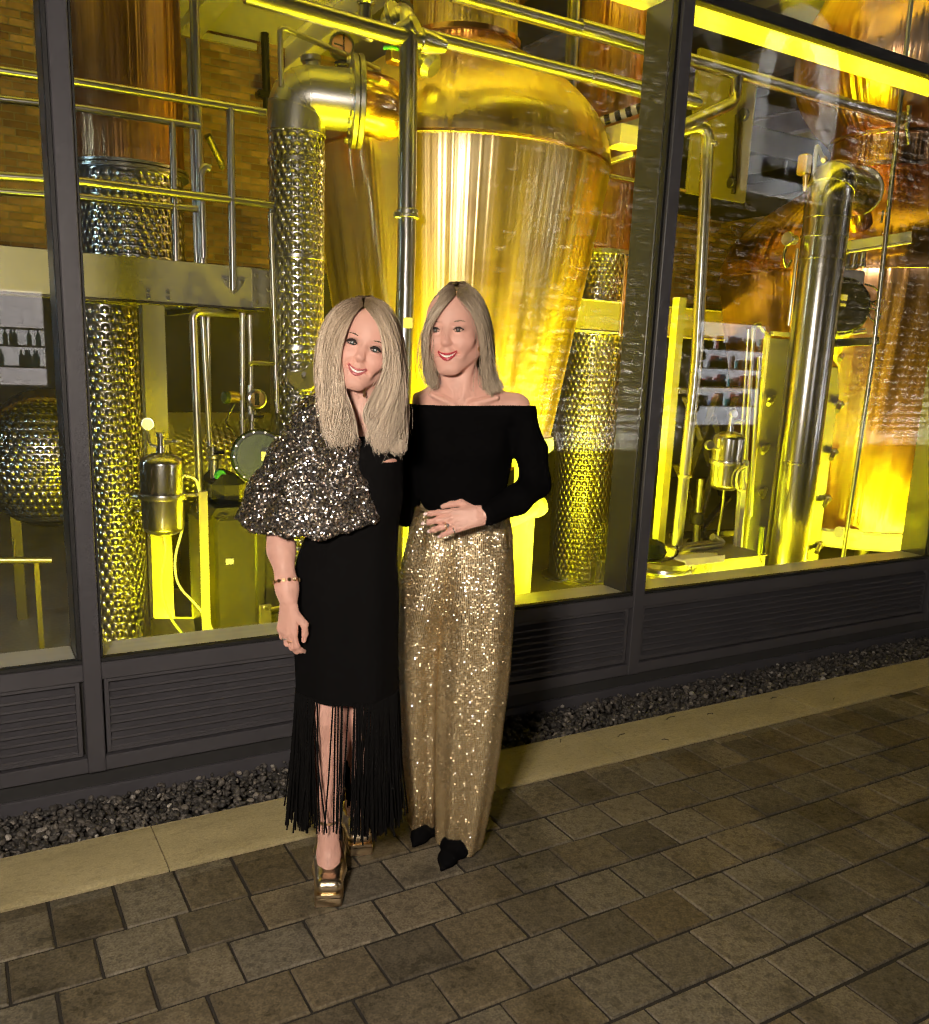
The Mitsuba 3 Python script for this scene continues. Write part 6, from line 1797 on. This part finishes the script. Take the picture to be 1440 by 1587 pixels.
LGM = {'left': [(-0.0527, 2.5400, 1.0827, 0.0886, 0.0900), (-0.0610, 2.5350, 0.9987, 0.1004, 0.1040), (-0.0786, 2.5350, 0.9006, 0.1070, 0.1140), (-0.0964, 2.5400, 0.8194, 0.0973, 0.1160), (-0.1124, 2.5550, 0.7136, 0.0821, 0.1080), (-0.1150, 2.5650, 0.5864, 0.0733, 0.1050), (-0.1096, 2.5850, 0.4306, 0.0687, 0.1000), (-0.1028, 2.6050, 0.2689, 0.0649, 0.0980), (-0.0974, 2.6250, 0.1240, 0.0597, 0.0960), (-0.0935, 2.6400, 0.0377, 0.0562, 0.0940)], 'right': [(0.0252, 2.5300, 1.0685, 0.0940, 0.0920), (0.0264, 2.5250, 0.9947, 0.1038, 0.1060), (0.0309, 2.5150, 0.9098, 0.1089, 0.1180), (0.0389, 2.5100, 0.8331, 0.1065, 0.1200), (0.0439, 2.5050, 0.7355, 0.1005, 0.1140), (0.0423, 2.5050, 0.6144, 0.1005, 0.1100), (0.0396, 2.5100, 0.4679, 0.0950, 0.1050), (0.0370, 2.5200, 0.3150, 0.0876, 0.1000), (0.0327, 2.5300, 0.1683, 0.0768, 0.0980), (0.0254, 2.5450, 0.0143, 0.0627, 0.0940)]}


def leg_fold(sd):
    def f(a, h):
        return .0085 * np.sin(a * 3 + sd * 2 + h * 2.2) * (.3 + h) + .0060 * np.sin(a * 7 + h * 3 + sd) * (.2 + h) + .005 * np.exp(-((h - .08) / .07) ** 2) * np.sin(a * 9 + sd)
    return f


tro = None
for key, sd in (('left', 0), ('right', 1)):
    m, v = loft(LGM[key], 120, 150, 2.15, leg_fold(sd))
    if tro is None:
        tro = part(w2, 'trousers', to_world(m), 'trouser_cloth', smooth=True)
        leg_key = tro
    else:
        leg_key = part(w2, 'trouser_leg', to_world(m), 'trouser_cloth', smooth=True)
    # rows of small sequins sewn in upright columns
    from scipy.interpolate import RegularGridInterpolator
    rows, n = v.shape[:2]
    vv = np.concatenate([v, v[:, :1]], 1)
    gi = RegularGridInterpolator((np.arange(rows), np.arange(n + 1)), vv)
    per = 122
    cols_ = np.arange(per) * n / per
    rr = np.linspace(.3, rows - 1.02, 222)
    A, B = np.meshgrid(rr, cols_, indexing='ij')
    A = np.clip(A + rg.normal(0, .06, A.shape), 0, rows - 1.01)
    q = np.stack([A.ravel(), (B + rg.normal(0, .05, B.shape)).ravel() % n], 1)
    P_ = gi(q)
    e = .4
    du = gi(np.stack([np.clip(q[:, 0] + e, 0, rows - 1), q[:, 1]], 1)) - gi(np.stack([np.clip(q[:, 0] - e, 0, rows - 1), q[:, 1]], 1))
    dw = gi(np.stack([q[:, 0], np.minimum(q[:, 1] + e, n)], 1)) - gi(np.stack([q[:, 0], np.maximum(q[:, 1] - e, 0)], 1))
    nn = np.cross(dw, du)
    nn /= np.linalg.norm(nn, axis=1, keepdims=True) + 1e-12
    cen = v.mean(1)[np.clip(q[:, 0].astype(int), 0, rows - 1)]
    nn *= np.sign(((P_ - cen) * nn)[:, :2].sum(1))[:, None]
    ok = nn[:, 1] < .45
    P_, nn = P_[ok], nn[ok]
    sv, sf, sds = sequins(P_, nn, .0023, .30, rg)
    tone = np.array([(.94, .79, .50), (.90, .73, .44), (.96, .86, .64), (.80, .62, .38)])
    cc = tone[rg.choice(4, len(P_), p=[.4, .3, .15, .15])]
    part(leg_key, 'sequins', to_world((sv, sf)), 'trouser_sequin', smooth=False, kind='stuff', color=np.repeat(cc, sds, 0))
wb_ = np.array(LGM['left'][0]), np.array(LGM['right'][0])
part(tro, 'waistband', to_world(merge([tube([(-0.133, 2.470, 1.080), (-0.099, 2.452, 1.075), (-0.070, 2.446, 1.073)], .0028, 8), tube([(-0.072, 2.446, 1.077), (-0.081, 2.440, 0.961), (-0.076, 2.442, 0.885), (-0.051, 2.440, 0.838)], .002, 6)])), 'gold')
part(tro, 'side_seam', to_world(tube([(0.086, 2.435, 0.884), (0.116, 2.440, 0.700), (0.103, 2.450, 0.536), (0.086, 2.460, 0.366), (0.071, 2.490, 0.158), (0.068, 2.500, 0.042)], .0024, 8)), 'gold')
# black suede pumps
for (an, hl_, bl, toe) in FT:
    an, hl_, bl, toe = (np.array(q) for q in (an, hl_, bl, toe))
    d = unit((toe - hl_) * [1, 1, 0])
    s = np.array([-d[1], d[0], 0])
    pf_ = Field()
    pf_.chain([bl * [1, 1, 0] + [0, 0, .030], toe * [1, 1, 0] + d * .01 + [0, 0, .020], toe * [1, 1, 0] + d * .055 + [0, 0, .011]], [.036, .025, .006], .02)
    pf_.cone(bl * [1, 1, 0] + s * .016 + [0, 0, .026], bl * [1, 1, 0] - s * .016 + [0, 0, .026], .026, .026, .02)
    for sg in (-1, 1):
        pf_.chain([bl * [1, 1, 0] + s * sg * .030 + [0, 0, .030], bl * [.5, .5, 0] + hl_ * [.5, .5, 0] + s * sg * .027 + [0, 0, .045], hl_ * [1, 1, 0] + s * sg * .018 - d * .012 + [0, 0, .085]], [.016, .014, .018], .02)
    pf_.cone(hl_ * [1, 1, 0] - d * .02 + [0, 0, .09], hl_ * [1, 1, 0] - d * .018 + [0, 0, .055], .022, .018, .02)
    lo, hi = np.minimum(toe, hl_) - .10, np.maximum(toe, hl_) + .10
    lo[2], hi[2] = -.01, .15
    ops = lambda X, Y, Z: -(np.sqrt((((X - (bl[0] * .32 + an[0] * .68)) * d[0] + (Y - (bl[1] * .32 + an[1] * .68)) * d[1]) / .078) ** 2 + (((X - bl[0]) * s[0] + (Y - bl[1]) * s[1]) / .033) ** 2) - 1) * .03 + np.where(Z < .026, -1.0, 0)
    sh_ = part(w2, 'shoe', to_world(surface(pf_, lo, hi, .003, [lambda X, Y, Z: .003 - Z + 0 * X, ops])), 'suede_black', smooth=True)
    part(sh_, 'heel', to_world(tube([hl_ * [1, 1, 0] - d * .022 + [0, 0, .07], hl_ * [1, 1, 0] - d * .024 + [0, 0, .001]], [.014, .006], 12)), 'suede_black')
